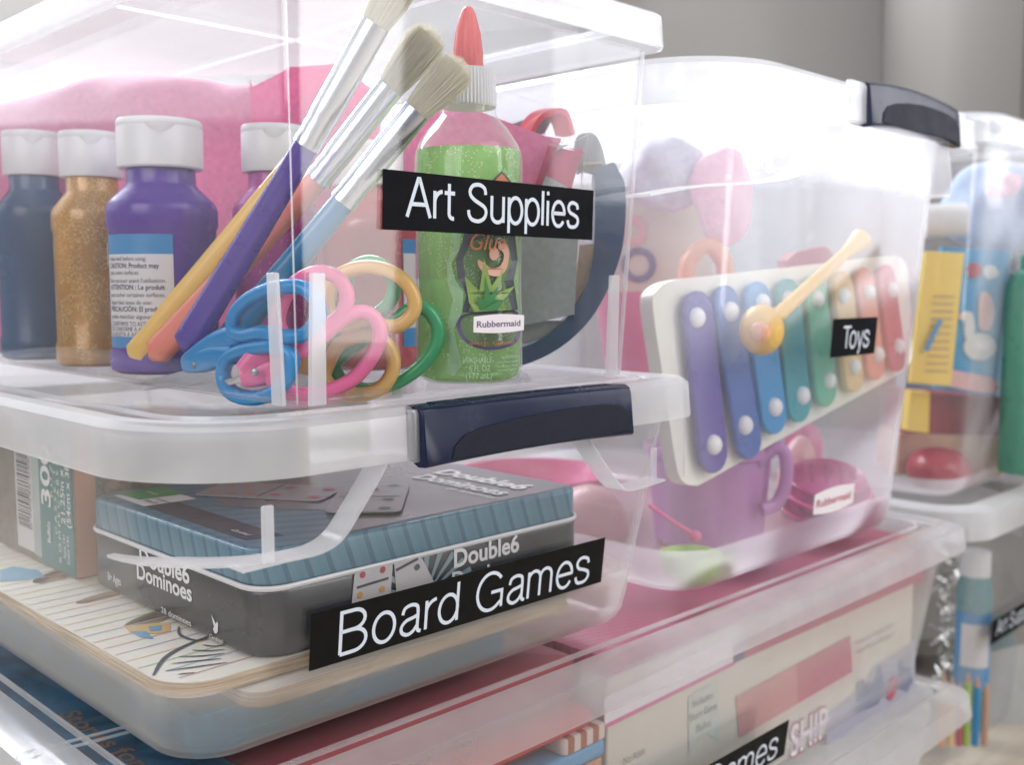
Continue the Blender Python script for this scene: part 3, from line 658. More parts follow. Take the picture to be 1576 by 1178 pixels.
gtext('WASHABLE', 713, 755, 558, .0028, M['g_txt'], gl); gtext('6 FL OZ', 722, 753, 571, .0034, M['g_txt'], gl); gtext('(177 mL)', 717, 755, 583, .0034, M['g_txt'], gl)
gtext('WARNING:', 768, 793, 553, .0018, M['g_txt'], gl); gtext('CHOKING HAZARD', 763, 795, 560, .0012, M['g_txt'], gl); gtext('Small parts. Not for', 763, 795, 566, .0012, M['g_txt'], gl); gtext('children under 3', 763, 793, 572, .0012, M['g_txt'], gl)
# scissors
def sci(name_label_, mat, dfun, rings, joints, blades, pts_r=.0037, w=.0052):
    t = thing('scissors', name_label_, 'scissors', at(*rings[0][0], dfun(rings[0][0][0])))
    D = lambda px: max(dfun(px), fmin(px, .007, .007) + .004)
    A = lambda p: at(p[0], p[1], D(p[0]))
    for k, rg in enumerate(rings):
        P = cr([A(p) for p in rg], 7, True)
        h = tube(P, pts_r, w, up=FH, closed=True, n=14, sq=.8).done('handle', mat, t, smooth=60)
        if k < len(joints):
            J = cr([A(p) for p in joints[k]], 6)
            tube(J, lambda s: .0048 + .0015 * math.sin(math.pi * s), lambda s: .0035, up=FH, n=14, sq=.75).done('grip_neck', mat, h, smooth=60)
    for bl in blades:
        P = [A(p) for p in bl]; n = len(P); d = FH * .0011
        MB().add(P + [p + d for p in P], [tuple(range(n - 1, -1, -1)), tuple(range(n, 2 * n))] + [(i, (i + 1) % n, n + (i + 1) % n, n + i) for i in range(n)]).done('blade', M['steel'], t, smooth=0)
    return t
M['steel'] = pbr('blade_steel', (.55, .56, .58), .22, metal=1, var=.1, stretch=(1, 1, 12), vs=80)
def pl(n, c, **k): M[n] = pbr(n, c, .3, var=.05, coat=.15, trans=.12, **k); return M[n]
ip = lambda x, tab: next((y0 + (y1 - y0) * (x - x0) / (x1 - x0) for (x0, y0), (x1, y1) in zip(tab[:-1], tab[1:]) if x <= x1), tab[-1][1])
sci('blue handled scissors in front, nearest the box corner', pl('blue_handle', (.0, .25, .60)), lambda x: ip(x, [(180, .61), (285, .548), (350, .515), (395, .50), (430, .490), (500, .482)]),
    [[(346, 563), (345, 585), (358, 605), (390, 613), (425, 602), (446, 575), (448, 548), (425, 534), (390, 536), (360, 546)],
     [(361, 508), (364, 482), (388, 458), (425, 443), (465, 443), (487, 462), (490, 488), (470, 514), (438, 518), (405, 512), (378, 516)]],
    [[(288, 560), (310, 556), (335, 548), (362, 546)], [(292, 556), (320, 538), (345, 524), (370, 514)]],
    [[(300, 566), (262, 576), (205, 592), (240, 594), (312, 574)], [(300, 572), (270, 588), (215, 602), (300, 592), (335, 576)]])
sci('pink handled scissors between the blue and yellow ones', pl('pink_handle', (.85, .15, .36)), lambda x: .500 + max(0, x - 450) * .00014,
    [[(422, 590), (455, 606), (500, 603), (545, 582), (575, 545), (585, 512), (574, 487), (552, 480), (528, 491), (500, 514), (465, 540), (432, 556)],
     [(432, 470), (452, 438), (485, 420), (515, 425), (534, 450), (528, 480), (505, 500), (475, 514), (445, 522), (428, 500)]],
    [[(372, 580), (400, 575), (430, 566)], [(375, 572), (400, 548), (430, 512)]],
    [[(380, 575), (330, 590), (270, 598), (330, 600), (384, 584)]])
sci('yellow handled scissors behind the pink ones', pl('yellow_handle', (.80, .50, .16)), lambda x: .529,
    [[(505, 455), (520, 425), (560, 411), (600, 418), (630, 442), (638, 475), (618, 499), (592, 502), (565, 493), (530, 503), (508, 485)],
     [(505, 560), (525, 528), (565, 516), (595, 530), (606, 560), (592, 592), (560, 607), (520, 601), (500, 583)]],
    [[(450, 548), (480, 535), (508, 500)], [(450, 556), (478, 560), (504, 570)]], [[(452, 552), (400, 585), (380, 592), (440, 570)]])
sci('green handled scissors farthest right, overlapping the glue bottle', pl('green_handle', (.045, .40, .16)), lambda x: .5395,
    [[(532, 440), (545, 412), (572, 403), (597, 417), (606, 442), (598, 468), (572, 486), (545, 480)],
     [(516, 560), (560, 522), (600, 500), (632, 476), (658, 478), (674, 505), (670, 535), (645, 566), (608, 590), (565, 600), (530, 590)]],
    [[(490, 520), (515, 500), (540, 480)], [(488, 540), (505, 545), (525, 552)]], [[(492, 530), (440, 560), (400, 588), (480, 552)]])
# brushes
M['ferrule'] = pbr('ferrule_metal', (.58, .61, .68), .24, metal=1, var=.05, stretch=(1, 1, .2), vs=50)
M['bristle'] = pbr('bristles', 'fbf5ea', .6, var=.10, vs=300, trans=.45); M['bristle_d'] = pbr('bristle_core', 'fbf3e4', .9, trans=.5)
def brush(label, col, p0, d0, p1, d1, p2, p3, d3, seed, dark=0):
    """p0 butt, p1 ferrule start, p2 ferrule end / bristles, p3 bristle tip"""
    a, b = at(*p0, d0), at(*p1, d1); dd = lambda p: d1 + (d3 - d1) * (p[1] - p1[1]) / (p3[1] - p1[1])
    c2, e = at(*p2, dd(p2)), at(*p3, d3)
    t = thing('paint_brush', label, 'paint brush', a)
    ax = (b - a).normalized(); side = ax.cross(FH).normalized(); up = side.cross(ax)
    n = 24; P = [a.lerp(b, i / n) for i in range(n + 1)]
    def ra(s_): return .0080 * (min(1, (1 - (1 - min(1, s_ / .035)) ** 2) ** .5 * 1 + .25)) * (1 - .22 * s_)
    tube(P, ra, lambda s_: ra(s_) * .8, up=up, n=18, sq=.85).done('handle', col, t, smooth=60)
    ax = (c2 - b).normalized(); side = ax.cross(FH).normalized(); up = side.cross(ax)
    n = 20; P = [(b - ax * .004).lerp(c2, i / n) for i in range(n + 1)]
    cr_ = lambda s_: 1 - .07 * (math.exp(-((s_ - .1) / .02) ** 2) + math.exp(-((s_ - .2) / .02) ** 2))
    tube(P, lambda s_: .0073 * cr_(s_), lambda s_: (.0066 - .001 * s_) * cr_(s_), up=up, n=28).done('ferrule', M['ferrule'], t, smooth=50)
    ax = (e - c2).normalized(); side = ax.cross(FH).normalized(); up = side.cross(ax).normalized(); Ln = (e - c2).length
    core = [c2.lerp(e, s_) for s_ in (-.02, .2, .5, .8, .93)]
    tube(core, lambda s_: .0068 + .0028 * s_ - .004 * max(0, s_ - .75), lambda s_: .0050 + .001 * s_ - .003 * max(0, s_ - .75), up=up, n=16).done('bristle_core', M['bristle_d'], t, smooth=60)
    rnd = random.Random(seed); m = MB()
    for i in range(900):
        th = rnd.random() * 2 * math.pi; rr_ = rnd.random() ** .35; ca, sa = math.cos(th) * rr_, math.sin(th) * rr_
        l = Ln * (1.02 - .16 * ca * ca + rnd.uniform(-.07, .05)); w = rnd.uniform(.00011, .0002)
        q0 = c2 + side * (ca * .0068) + up * (sa * .0052) - ax * .001
        fl = 1.52 + rnd.uniform(-.12, .14); q1 = c2 + ax * l * .55 + side * (ca * .0068 * (1 + (fl - 1) * .7)) + up * (sa * .0052 * 1.25)
        q2_ = c2 + ax * l + side * (ca * .0068 * fl + rnd.uniform(-.0007, .0007)) + up * (sa * .0052 * 1.25 + rnd.uniform(-.0005, .0005))
        s1 = side.lerp(up, rnd.random() * .8).normalized() * w; s2 = ax.cross(s1)
        m.loft([[q0 + s1, q0 - s1 * .5 + s2 * .9, q0 - s1 * .5 - s2 * .9], [q1 + s1, q1 - s1 * .5 + s2 * .9, q1 - s1 * .5 - s2 * .9], [q2_ + s1 * .2, q2_ - s1 * .1 + s2 * .2, q2_ - s1 * .1 - s2 * .2]])
    m.done('bristles', M['bristle'], t, smooth=0, kind='stuff')
    return t
M['h_purple'] = pbr('handle_purple', (.085, .04, .30), .3, var=.08, coat=.2); M['h_salmon'] = pbr('handle_salmon', (.82, .24, .17), .35, var=.06, coat=.1)
M['h_yellow'] = pbr('handle_yellow', (.80, .52, .12), .35, var=.06, coat=.1); M['h_teal'] = pbr('handle_teal', (.005, .16, .34), .3, var=.08, coat=.2)
brush('round brush with purple handle leaning in the box corner, tallest of the brushes', M['h_purple'], (282, 540), .549, (478, 214), .522, (578, 36), (622, -42), .509, 1)
brush('round brush with salmon handle, its bristles in the middle of the three', M['h_salmon'], (233, 553), .580, (496, 268), .555, (601, 134), (668, 48), .541, 2)
brush('round brush with teal handle, its bristles lowest and nearest the glue cap', M['h_teal'], (335, 545), .548, (535, 302), .535, (641, 170), (712, 97), .529, 3)
yb = thing('paint_brush', 'yellow brush handle at the far left of the leaning brushes', 'paint brush', at(205, 560, .592))
a, b = at(202, 557, .594), at(455, 245, .585)
ra = lambda s_: .0078 * (min(1, (1 - (1 - min(1, s_ / .035)) ** 2) ** .5 + .25)) * (1 - .3 * s_)
tube([a.lerp(b, i / 24) for i in range(25)], ra, lambda s_: ra(s_) * .8, up=FH, n=18, sq=.85).done('handle', M['h_yellow'], yb, smooth=60)
tube([b.lerp(b + (b - a) * .12, i / 6) for i in range(7)], .0052, .0045, up=FH, n=18).done('ferrule', M['ferrule'], yb, smooth=60)
# felt
def felt(n, c, **k): M[n] = pbr(n, c, .95, var=.30, vs=230, bump=.8, bs=1300, sheen=.5, **k); return M[n]
felt('felt_pink', (.84, .34, .52), trans=.4); felt('felt_rose', (.66, .08, .19), trans=.25); felt('felt_grey', (.46, .49, .51), trans=.3); felt('felt_navy', (.035, .075, .16)); felt('felt_beige', (.62, .47, .36), trans=.2)
def outline_z(pts, px): return ip(px, pts)
top = [(-120, 190), (-60, 168), (0, 152), (60, 132), (130, 120), (200, 116), (300, 119), (345, 126), (400, 124), (440, 112), (480, 118), (520, 150), (560, 210)]
def f_(u, v):
    px = -60 + 620 * u; d = min(.752, .757 - .02 * u) + .007 * math.sin(9 * u + 2.5 * v) + .004 * math.sin(17 * u - 5 * v) + .006 * math.sin(7 * v + 4 * u) * v
    px2 = px; y = ip(px, top); P = at(px2, y, d); zt = P.z; P.z = .006 + (zt - .006) * v ** .8
    r0 = .026 + .006 * math.sin(11 * u); k = min(1, v / .62); P.z = .006 + (zt - r0 - .006) * k; bk2 = 0
    if v > .62:
        a_ = (v - .62) / .38 * math.pi * .62; P.z = zt - r0 + r0 * math.sin(a_); bk2 = r0 * (1 - math.cos(a_))
    d2 = bk2 - .010 * math.sin(math.pi * v) + .0045 * math.sin(13 * u + 7 * v) * math.sin(3.1 * v) + .0022 * math.sin(29 * u - 12 * v)
    return P + FH * d2
t = thing('felt_sheet', 'large soft pink felt sheet rolled behind the paint bottles', 'felt sheet', at(250, 500, .74))
grid(f_, 70, 44, .003).done('sheet', M['felt_pink'], t, smooth=60)
def fpanel(label, mat, pts, d, th=.003, bend=.0, cat='felt sheet'):
    t = thing('felt_sheet', label, cat, at(*pts[0], d))
    c0_ = sum(p[0] for p in pts) / len(pts); P = cr([at(p[0], p[1], d) for p in pts], 5, True)
    from mathutils.geometry import tessellate_polygon
    tri = [tuple(x) for x in tessellate_polygon([P])]; n = len(P); back = [p + FH * th for p in P]
    MB().add(P + back, tri + [tuple(n + i for i in reversed(x)) for x in tri] + [(i, (i + 1) % n, n + (i + 1) % n, n + i) for i in range(n)]).done('sheet', mat, t, bevel=.0006, smooth=50)
    return t
def quad(pts):   # straight-edged outline: double the corners so that the spline keeps them
    out = []
    for i, p in enumerate(pts):
        a = Vector(pts[i - 1]); q = Vector(p); b = Vector(pts[(i + 1) % len(pts)])
        out += [tuple(q.lerp(a, .04)), p, tuple(q.lerp(b, .04))]
    return out
fpanel('deeper pink felt sheet standing at the box corner behind the brushes', M['felt_rose'] if 0 else felt('felt_hot', (.80, .22, .42), trans=.35), quad([(385, 135), (448, 103), (520, 98), (590, 150), (560, 420), (390, 420)]), .715)
fpanel('pink felt sheet with a slanting top edge, right of the glue bottle', M['felt_pink'], quad([(600, 240), (668, 165), (740, 172), (862, 218), (800, 430), (620, 430)]), .640)
fpanel('dark rose felt strip between the pink and grey felt', M['felt_rose'], quad([(846, 217), (896, 234), (838, 430), (795, 520), (785, 400)]), .634)
fpanel('light grey felt sheet behind the glue bottle, its corner cut square', M['felt_grey'], quad([(856, 232), (906, 206), (893, 300), (884, 484), (800, 502), (770, 440)]), .631, .004)
fpanel('grey felt roll with a rounded top, above the beige felt', felt('felt_grey2', (.30, .31, .32)), [(886, 214), (905, 204), (918, 210), (928, 232), (932, 262), (918, 266), (900, 262), (888, 262)], .640, .012)
fpanel('beige felt strip between the grey and navy felt', M['felt_beige'], quad([(897, 254), (926, 252), (918, 340), (908, 430), (880, 478), (892, 380)]), .638, .010)
fpanel('thick navy felt sheet curled along the right wall of the art box', M['felt_navy'], [(917, 262), (928, 256), (944, 250), (952, 262), (962, 285), (963, 330), (957, 385), (938, 440), (910, 490), (872, 528), (830, 553), (785, 566), (780, 545), (830, 524), (872, 490), (900, 446), (912, 400), (916, 340)], .634, .030)
fpanel('dark grey felt curve under the light grey sheet', M['felt_grey2'], quad([(780, 500), (886, 484), (878, 495), (850, 515), (815, 528), (780, 534)]), .636, .006)
def ufelt(label, mat, pts, d, depth, th):
    t = thing('felt_sheet', label, 'felt sheet', at(*pts[0], d)); P = cr([at(p[0], p[1], d) for p in pts], 8)
    Y = Vector((0, 1, 0)) * depth; n = len(P)
    g = grid(lambda u, v: P[min(n - 1, int(round(u * (n - 1))))] + Y * v + Vector((0, 0, .0007 * math.sin(9 * u + 5 * v))), n - 1, 6, th)
    g.done('sheet', mat, t, smooth=60, bevel=.0006)
felt('felt_red', (.62, .03, .06))
ufelt('small red felt loop standing above the grey felt', M['felt_red'], [(822, 206), (834, 188), (850, 176), (864, 174), (873, 184), (880, 208)], .665, .014, .0035)
fpanel('dark brown felt scrap beside the red felt loop', felt('felt_brown', (.12, .09, .10)), quad([(790, 190), (826, 177), (852, 180), (838, 205), (800, 212)]), .690, .004)
# ------------------------------------------------------------------ board games tote contents
M['ply'] = grain('plywood_edge', 'cdbda6', '927c63', (1, 1, 40), 22, .7, .15); M['plytop'] = pbr('puzzle_face', (.72, .69, .62), .5, var=.03)
from mathutils.geometry import tessellate_polygon
def holed(outer, holes, z0, z1, name, mat, par):
    loops = [outer] + holes; flat = [p for l in loops for p in l]; tri = [tuple(t) for t in tessellate_polygon([[Vector((*p, 0)) for p in l] for l in loops])]
    n = len(flat); vs = [(x, y, z1) for x, y in flat] + [(x, y, z0) for x, y in flat]; fs = tri + [tuple(n + i for i in reversed(t)) for t in tri]; s = 0
    for l in loops:
        m_ = len(l); fs += [(s + i, s + (i + 1) % m_, n + s + (i + 1) % m_, n + s + i) for i in range(m_)]; s += m_
    return MB().add(vs, fs).done(name, mat, par, smooth=30)
pz = thing('wooden_puzzle', 'cream wooden puzzle board with coloured lines, its rounded corner nearest the viewer', 'puzzle', (.05, .15, -.1235))
out = [(p.x, p.y) for p in rr(-.0515, .165, .0185, .33, .022, 0, 8)]
def blob(px, py, rx, ry, rot=0, n=22):
    c = onz(px, py, -.117); return [(c.x + rx * math.cos(2 * math.pi * i / n) * math.cos(rot) - ry * math.sin(2 * math.pi * i / n) * math.sin(rot), c.y + rx * math.cos(2 * math.pi * i / n) * math.sin(rot) + ry * math.sin(2 * math.pi * i / n) * math.cos(rot)) for i in range(n)][::-1]
holes = [blob(88, 886, .017, .0095, .5), blob(158, 918, .016, .006, .2), blob(235, 952, .017, .0085, .3)]
rbox(-.0515, .165, .0185, .33, -.1243, -.1205, .022, .0004, 8).done('backing_board', M['ply'], pz)
holed(out, holes, -.1205, -.1176, 'top_board', M['ply'], pz)
out2 = [(p.x, p.y) for p in rr(-.0511, .1646, .0189, .3296, .0216, 0, 8)]
tf = holed(out2, [[(x, y) for x, y in h] for h in holes], -.1176, -.1172, 'printed_face', M['plytop'], pz)
cols = [pbr('line_' + n, c, .5) for n, c in (('pink', 'c9929a'), ('blue', '8fb3cb'), ('green', '9dbb83'), ('yellow', 'd8bd78'), ('lilac', 'b79fc0'), ('red', 'cf9a92'))]
for i in range(24):
    y = .030 + i * .0118; x0 = -.0505 if .045 < y < .31 else -.043; m = MB()
    m.add([(x0, y, -.1170), (.0, y + .001, -.1170), (.0, y + .0019, -.1170), (x0, y + .0009, -.1170)], [(0, 1, 2, 3)]).done('printed_line', cols[i % 6], tf, smooth=0)
def zstroke(pts, w, mat, par, z=-.1168, name='drawn_line'):
    P = cr([onz(px, py, z) for px, py in pts], 6); m = MB(); vs = []
    for i, p in enumerate(P):
        t = (P[min(i + 1, len(P) - 1)] - P[max(i - 1, 0)]).normalized(); n = Vector((-t.y, t.x, 0)); ww = w * (.35 + .65 * math.sin(math.pi * (i + .5) / len(P))); vs += [p + n * ww, p - n * ww]
    m.add(vs, [(2 * i, 2 * i + 1, 2 * i + 3, 2 * i + 2) for i in range(len(P) - 1)]).done(name, mat, par, smooth=0)
M['ink_navy'] = pbr('ink_navy', (.02, .03, .06), .5); M['pz_blue'] = pbr('puzzle_blue', (.08, .30, .50), .5); M['pz_orange'] = pbr('puzzle_orange', (.62, .40, .16), .5)
for pts, w in (([(236, 1040), (255, 1012), (295, 990), (345, 972)], .0013), ([(255, 1033), (300, 1027), (350, 1020)], .0007), ([(264, 1022), (300, 1018), (340, 1014)], .0007), ([(276, 1011), (310, 1010), (345, 1006)], .0007), ([(296, 1001), (320, 1002), (345, 1000)], .0007), ([(312, 993), (330, 995), (345, 993)], .0007), ([(275, 965), (278, 978), (300, 986), (320, 984)], .0010), ([(274, 1038), (300, 1036)], .0006)):
    zstroke(pts, w, M['ink_navy'], tf)
def zpoly(pts, mat, par, z, name):
    P = [onz(px, py, z) for px, py in pts]; mk(name, P, [tuple(t) for t in tessellate_polygon([P])], mat, par, smooth=0)
zpoly([(190, 964), (262, 958), (262, 972), (240, 976), (200, 974)], M['pz_orange'], tf, -.1169, 'painted_band'); zpoly([(200, 972), (225, 972), (237, 984), (215, 981)], M['pz_blue'], tf, -.1168, 'painted_band'); zpoly([(228, 965), (248, 963), (248, 970), (232, 972)], M['pz_blue'], tf, -.1167, 'painted_band')
zpoly([(0, 878), (20, 872), (58, 878), (70, 888), (40, 893), (0, 896)], M['pz_blue'], tf, -.1169, 'painted_band')
p2 = thing('wooden_puzzle', 'second wooden puzzle board lying under the first one and the domino tin', 'puzzle', (.1, .15, -.133))
rbox(-.020, .195, .0095, .30, -.1335, -.1265, .012, .0005, 6).done('board', M['ply'], p2)
rbox(-.0196, .1946, .0099, .2996, -.1265, -.1261, .012, .0001, 6).done('printed_face', M['plytop'], p2)
M['paper'] = grain('paper_edges', 'ddd2c4', 'b5a898', (1, 1, 30), 60, .8, .1)
bk = thing('booklet', 'cream instruction booklet lying beside the puzzles under the Games label', 'booklet', (.16, .05, -.126)); rbox(.175, .222, .0125, .09, -.1258, -.1190, .002, .0004).done('pages', M['paper'], bk); patch(plane_fn((.180, .0118, -.1245), (1, 0, 0), (0, 0, 1)), 0, .026, 0, .004, M['pz_blue'], bk, 'printed_band')
M['tealbox'] = picture('teal_box_print', ['1d4a5c', '23687c', '12739a', '4f98a4'], 16)
tb = thing('game_box', 'flat teal printed game box at the bottom of the board games tote', 'game box', (.05, .15, -.1527)); rbox(-.040, .150, .022, .36, -.1526, -.1336, .004, .0008).done('box', M['tealbox'], tb)
# domino tin
TX, TXB, TY, TYB = -.0090, .2135, .0190, .205
dt = thing('domino_tin', 'shrink wrapped blue and grey domino tin reading Double6 Dominoes', 'tin', (.1, .1, -.1170))
M['tin_grey'] = pbr('tin_dark_grey', (.035, .040, .048), .3, var=.3, vs=25, coat=.25); M['tin_side'] = stripes('tin_blue_stripes', [(0, '567f92'), (.45, '466b80'), (.7, '5b8496')], (.7, -.7, .25), .0085, .35)
M['tin_top'] = pbr('tin_top_grey', (.125, .112, .130), .3, var=.12, vs=20, coat=.3); M['tin_topblue'] = stripes('tin_top_stripes', [(0, '4d7384'), (.5, '426274')], (.45, .9, 0), .013, .35)
rbox(TX, TXB, TY, TYB, -.1168, -.0840, .016, .003, 8).done('base', M['tin_grey'], dt)
ld = rbox(TX + .0004, TXB - .0004, TY + .0004, TYB - .0004, -.0838, -.0662, .016, .0022, 8).done('lid', M['tin_side'], dt)
rim_ring(TX - .0013, TXB + .0013, TY - .0013, TYB + .0013, .017, [(0, -.0838), (.0004, -.0828), (.0016, -.0828), (.002, -.0842), (.0016, -.0856), (.0004, -.0850)], 8).done('seam', M['white'], dt)
zt = -.0660
def tpoly(pts, z, mat, name='printed_panel', par=None): return MB().add([(x, y, z) for x, y in pts], [tuple(t) for t in tessellate_polygon([[Vector((x, y, 0)) for x, y in pts]])]).done(name, mat, par or ld, smooth=0)
tpoly([(p.x, p.y) for p in rr(TX + .004, TXB - .004, TY + .004, TYB - .004, .013, 0, 6)], zt, M['tin_topblue'])
tpoly([(.045, TY + .006), (TXB - .006, TY + .006), (TXB - .006, TYB - .006), (.060, TYB - .006), (.030, .12), (.075, .06)], zt + .0002, M['tin_top'])
tpoly([(.000, .045), (.018, .040), (.019, .175), (.001, .178)], zt + .0002, M['dark']); tpoly([(.000, .150), (.030, .148), (.030, .190), (.001, .190)], zt + .0004, M['lab_white']); tpoly([(.006, .168), (.032, .165), (.032, .192), (.004, .192)], zt + .0006, M['g_mid'])
tf_ = plane_fn((0, 0, zt + .0008), (0, -1, 0), (1, 0, 0))   # reads from the left side
text('Ages 8+', tf_, .014, .0035, M['ink'], ld, a0=-.164, b0=.006, off=.015); text('2-4 players', tf_, .017, .0030, M['ink'], ld, a0=-.164, b0=.0125, off=.01); text('Cardinal', tf_, .016, .0030, M['ink_white'], ld, a0=-.066, b0=.004, shear=.3); text('Family', tf_, .013, .0030, M['ink_white'], ld, a0=-.186, b0=.018, shear=.3)
M['tile'] = pbr('domino_print', (.27, .245, .27), .35, var=.1, vs=20); M['tile_line'] = pbr('domino_bar', (.06, .06, .08), .4); M['pip_o'] = pbr('pip_orange', (.42, .19, .12), .4); M['pip_g'] = pbr('pip_green', (.06, .10, .09), .4); M['pip_r'] = pbr('pip_red', (.45, .06, .10), .4)
def domino(cx, cy_, w, h, rot, z, par, pa, pb, ca, cb, lift=0):
    c_, s_ = math.cos(rot), math.sin(rot); T_ = lambda a, b: (cx + a * c_ - b * s_, cy_ + a * s_ + b * c_)
    pts = [T_(p.x, p.y) for p in rr(-w / 2, w / 2, -h / 2, h / 2, .005, 0, 4)]
    d = MB().loft([[Vector((x, y, z)) for x, y in pts], [Vector((x, y, z + .0006)) for x, y in pts]]).done('domino_relief', M['tile'], par, smooth=30)
    tpoly([T_(-w / 2 * .86, -.0009), T_(w / 2 * .86, -.0009), T_(w / 2 * .86, .0009), T_(-w / 2 * .86, .0009)], z + .0008, M['tile_line'], 'domino_bar', d if 0 else par)
    for sgn, pp, cc in ((1, pa, ca), (-1, pb, cb)):
        sp = {1: [(0, 0)], 2: [(-1, -1), (1, 1)], 3: [(-1, -1), (0, 0), (1, 1)], 4: [(-1, -1), (1, 1), (-1, 1), (1, -1)], 5: [(-1, -1), (1, 1), (-1, 1), (1, -1), (0, 0)], 6: [(-1, -1), (1, 1), (-1, 1), (1, -1), (-1, 0), (1, 0)]}[pp]
        for a, b in sp:
            x, y = T_(a * w * .27, sgn * h * .25 + b * h * .15); tpoly([(x + .0034 * math.cos(k * .4488), y + .0034 * math.sin(k * .4488)) for k in range(14)], z + .0009, cc, 'pip', par)
domino(.070, .135, .040, .078, .55, zt + .0006, ld, 6, 4, M['pip_o'], M['pip_r'])
domino(.098, .078, .040, .078, -.75, zt + .0014, ld, 3, 4, M['pip_g'], M['pip_g'])
text('Double6', tf_, .078, .015, M['ink_white'], ld, a0=-.115, b0=.176, off=.03); text('Dominoes', tf_, .078, .014, M['ink_white'], ld, a0=-.112, b0=.156, off=.03); text('28 dominoes', tf_, .04, .0042, M['ink_white'], ld, a0=-.07, b0=.147)
lf = lambda px, py: onx(px, py, TX - .0004)
tl = lambda p, q: (lf(*q) - lf(*p)).length
def ltext(s_, p, q, h, **kw):
    o = lf(*p); text(s_, plane_fn(o, (0, -1, 0), (0, 0, 1)), abs(lf(*q).y - o.y), h, M['ink_white'], dt, **kw)
ltext('Double6', (215, 868), (292, 908), .0095, off=.025); ltext('Dominoes', (211, 890), (296, 948), .0088, off=.025); ltext('28 dominoes', (248, 943), (294, 969), .0032); ltext('Cardinal', (322, 982), (343, 996), .0022, shear=.3); ltext('8+ Ages', (166, 893), (186, 905), .0050, off=.01)
o = lf(328, 975); poly(plane_fn(o, (0, -1, 0), (0, 0, 1)), [(0, .002), (.001, .0035), (-.0015, .009), (.003, .005), (.0035, .0065), (.005, .006), (.0045, .002), (.003, .0003), (.0012, .0003)], M['ink_white'], dt, 'bird_print')
ff = plane_fn((0, TY - .0004, 0), (1, 0, 0), (0, 0, 1)); ff2 = plane_fn((0, TY - .0009, 0), (1, 0, 0), (0, 0, 1)); fy = lambda px, py: ony(px, py, TY - .0004)
def ftext(s_, p, q, h, **kw):
    o = fy(*p); text(s_, ff2, fy(*q).x - o.x, h, M['ink_white'], dt, a0=o.x, b0=o.z, **kw)
ftext('Double6', (698, 874), (798, 850), .0100, off=.025); ftext('Dominoes', (695, 905), (800, 870), .0085, off=.025)
M['fan'] = pbr('fan_print', (.22, .33, .37), .4); M['domw'] = pbr('domino_white', (.55, .53, .54), .35)
for k in range(9):
    a = math.radians(20 + k * 17); o = fy(655, 918); poly(ff, [(o.x, o.z), (o.x + .034 * math.cos(a - .06), o.z + .024 * math.sin(a - .06)), (o.x + .034 * math.cos(a + .06), o.z + .024 * math.sin(a + .06))], M['fan'], dt, 'fan_print')
def fq(pts, dy, mat, name): return mk(name, [Vector((fy(*p).x, TY - .0004 - dy, fy(*p).z)) for p in pts], [tuple(range(len(pts)))], mat, dt, smooth=0)
fq([(545, 884), (604, 862), (600, 925), (540, 935)], .0004, M['domw'], 'domino_print'); fq([(606, 866), (645, 852), (672, 905), (610, 920)], .0003, M['domw'], 'domino_print'); fq([(548, 903), (597, 888), (597, 892), (548, 907)], .0006, M['tile_line'], 'domino_bar'); fq([(608, 876), (642, 858), (643, 862), (609, 880)], .0006, M['tile_line'], 'domino_bar')
for (px, py), mt in (((557, 885), 'pip_r'), ((588, 877), 'pip_r'), ((553, 916), 'pip_o2'), ((587, 907), 'pip_o2'), ((641, 873), 'pip_g')):
    if mt == 'pip_o2' and mt not in M: M[mt] = pbr('pip_bright_orange', (.65, .32, .10), .4)
    o = fy(px, py); disc(plane_fn((0, TY - .0011, 0), (1, 0, 0), (0, 0, 1)), o.x, o.z, .0017, .0017, M[mt], dt, 'pip', 14)
# 300 piece puzzle box
M['pzart'] = picture('puzzle_art', ['15191f', '3b3631', '6a5644', '8b7a66', '2c3f4a'], 26); M['pzart2'] = picture('puzzle_art_stone', ['4d4f52', '7b7872', '6b5f52', '8f9496'], 18)
M['pzteal'] = pbr('puzzle_teal', (.045, .20, .20), .4, var=.05); M['pzor'] = pbr('puzzle_orange_edge', (.52, .26, .17), .5, var=.08); M['pzpale'] = pbr('puzzle_pale_teal', (.38, .46, .46), .4)
px0 = -.0125; by = .2130
pb = thing('puzzle_box', 'standing jigsaw box marked 300 with a barcode, left of the domino tin', 'puzzle box', (.06, .28, -.117))
rbox(px0, .150, by, .400, -.1168, -.0290, .002, .0006).done('box', M['pzart2'], pb)
lx = plane_fn((px0 - .0005, 0, 0), (0, -1, 0), (0, 0, 1)); L_ = lambda px, py: onx(px, py, px0 - .0005)
def lq(y0, y1, z0, z1, mat, name, dx=0): return mk(name, [(px0 - .0003 - dx, y0, z0), (px0 - .0003 - dx, y1, z0), (px0 - .0003 - dx, y1, z1), (px0 - .0003 - dx, y0, z1)], [(0, 1, 2, 3)], mat, pb, smooth=0)
yA, yB, yC, yD = [L_(px, 780).y for px in (119, 61, 50, 25)]
lq(by + .001, yB, -.1160, -.030, M['pzteal'], 'teal_panel'); lq(yB, yC, -.1130, -.030, M['pzpale'], 'pale_strip'); lq(yC, yD, -.1120, -.030, M['lab_white'], 'barcode_panel')
rnd = random.Random(4); z = -.036
while z > -.098:
    h = rnd.choice((.0006, .0010, .0016)); lq(yC + .005, yD - .003, z - h, z, M['dark'], 'bar', .0003); z -= h + rnd.choice((.0006, .0009, .0013))
lv = plane_fn((px0 - .0008, 0, 0), (0, 0, 1), (0, 1, 0))     # reads upwards
def vtext(s_, y, z0, z1, h, mt, **kw): text(s_, lv, z1 - z0, h, mt, pb, a0=z0, b0=y, **kw)
vtext('0 79346 02617 6', yC + .0015, -.098, -.036, .0026, M['dark'])
W_ = yB - by
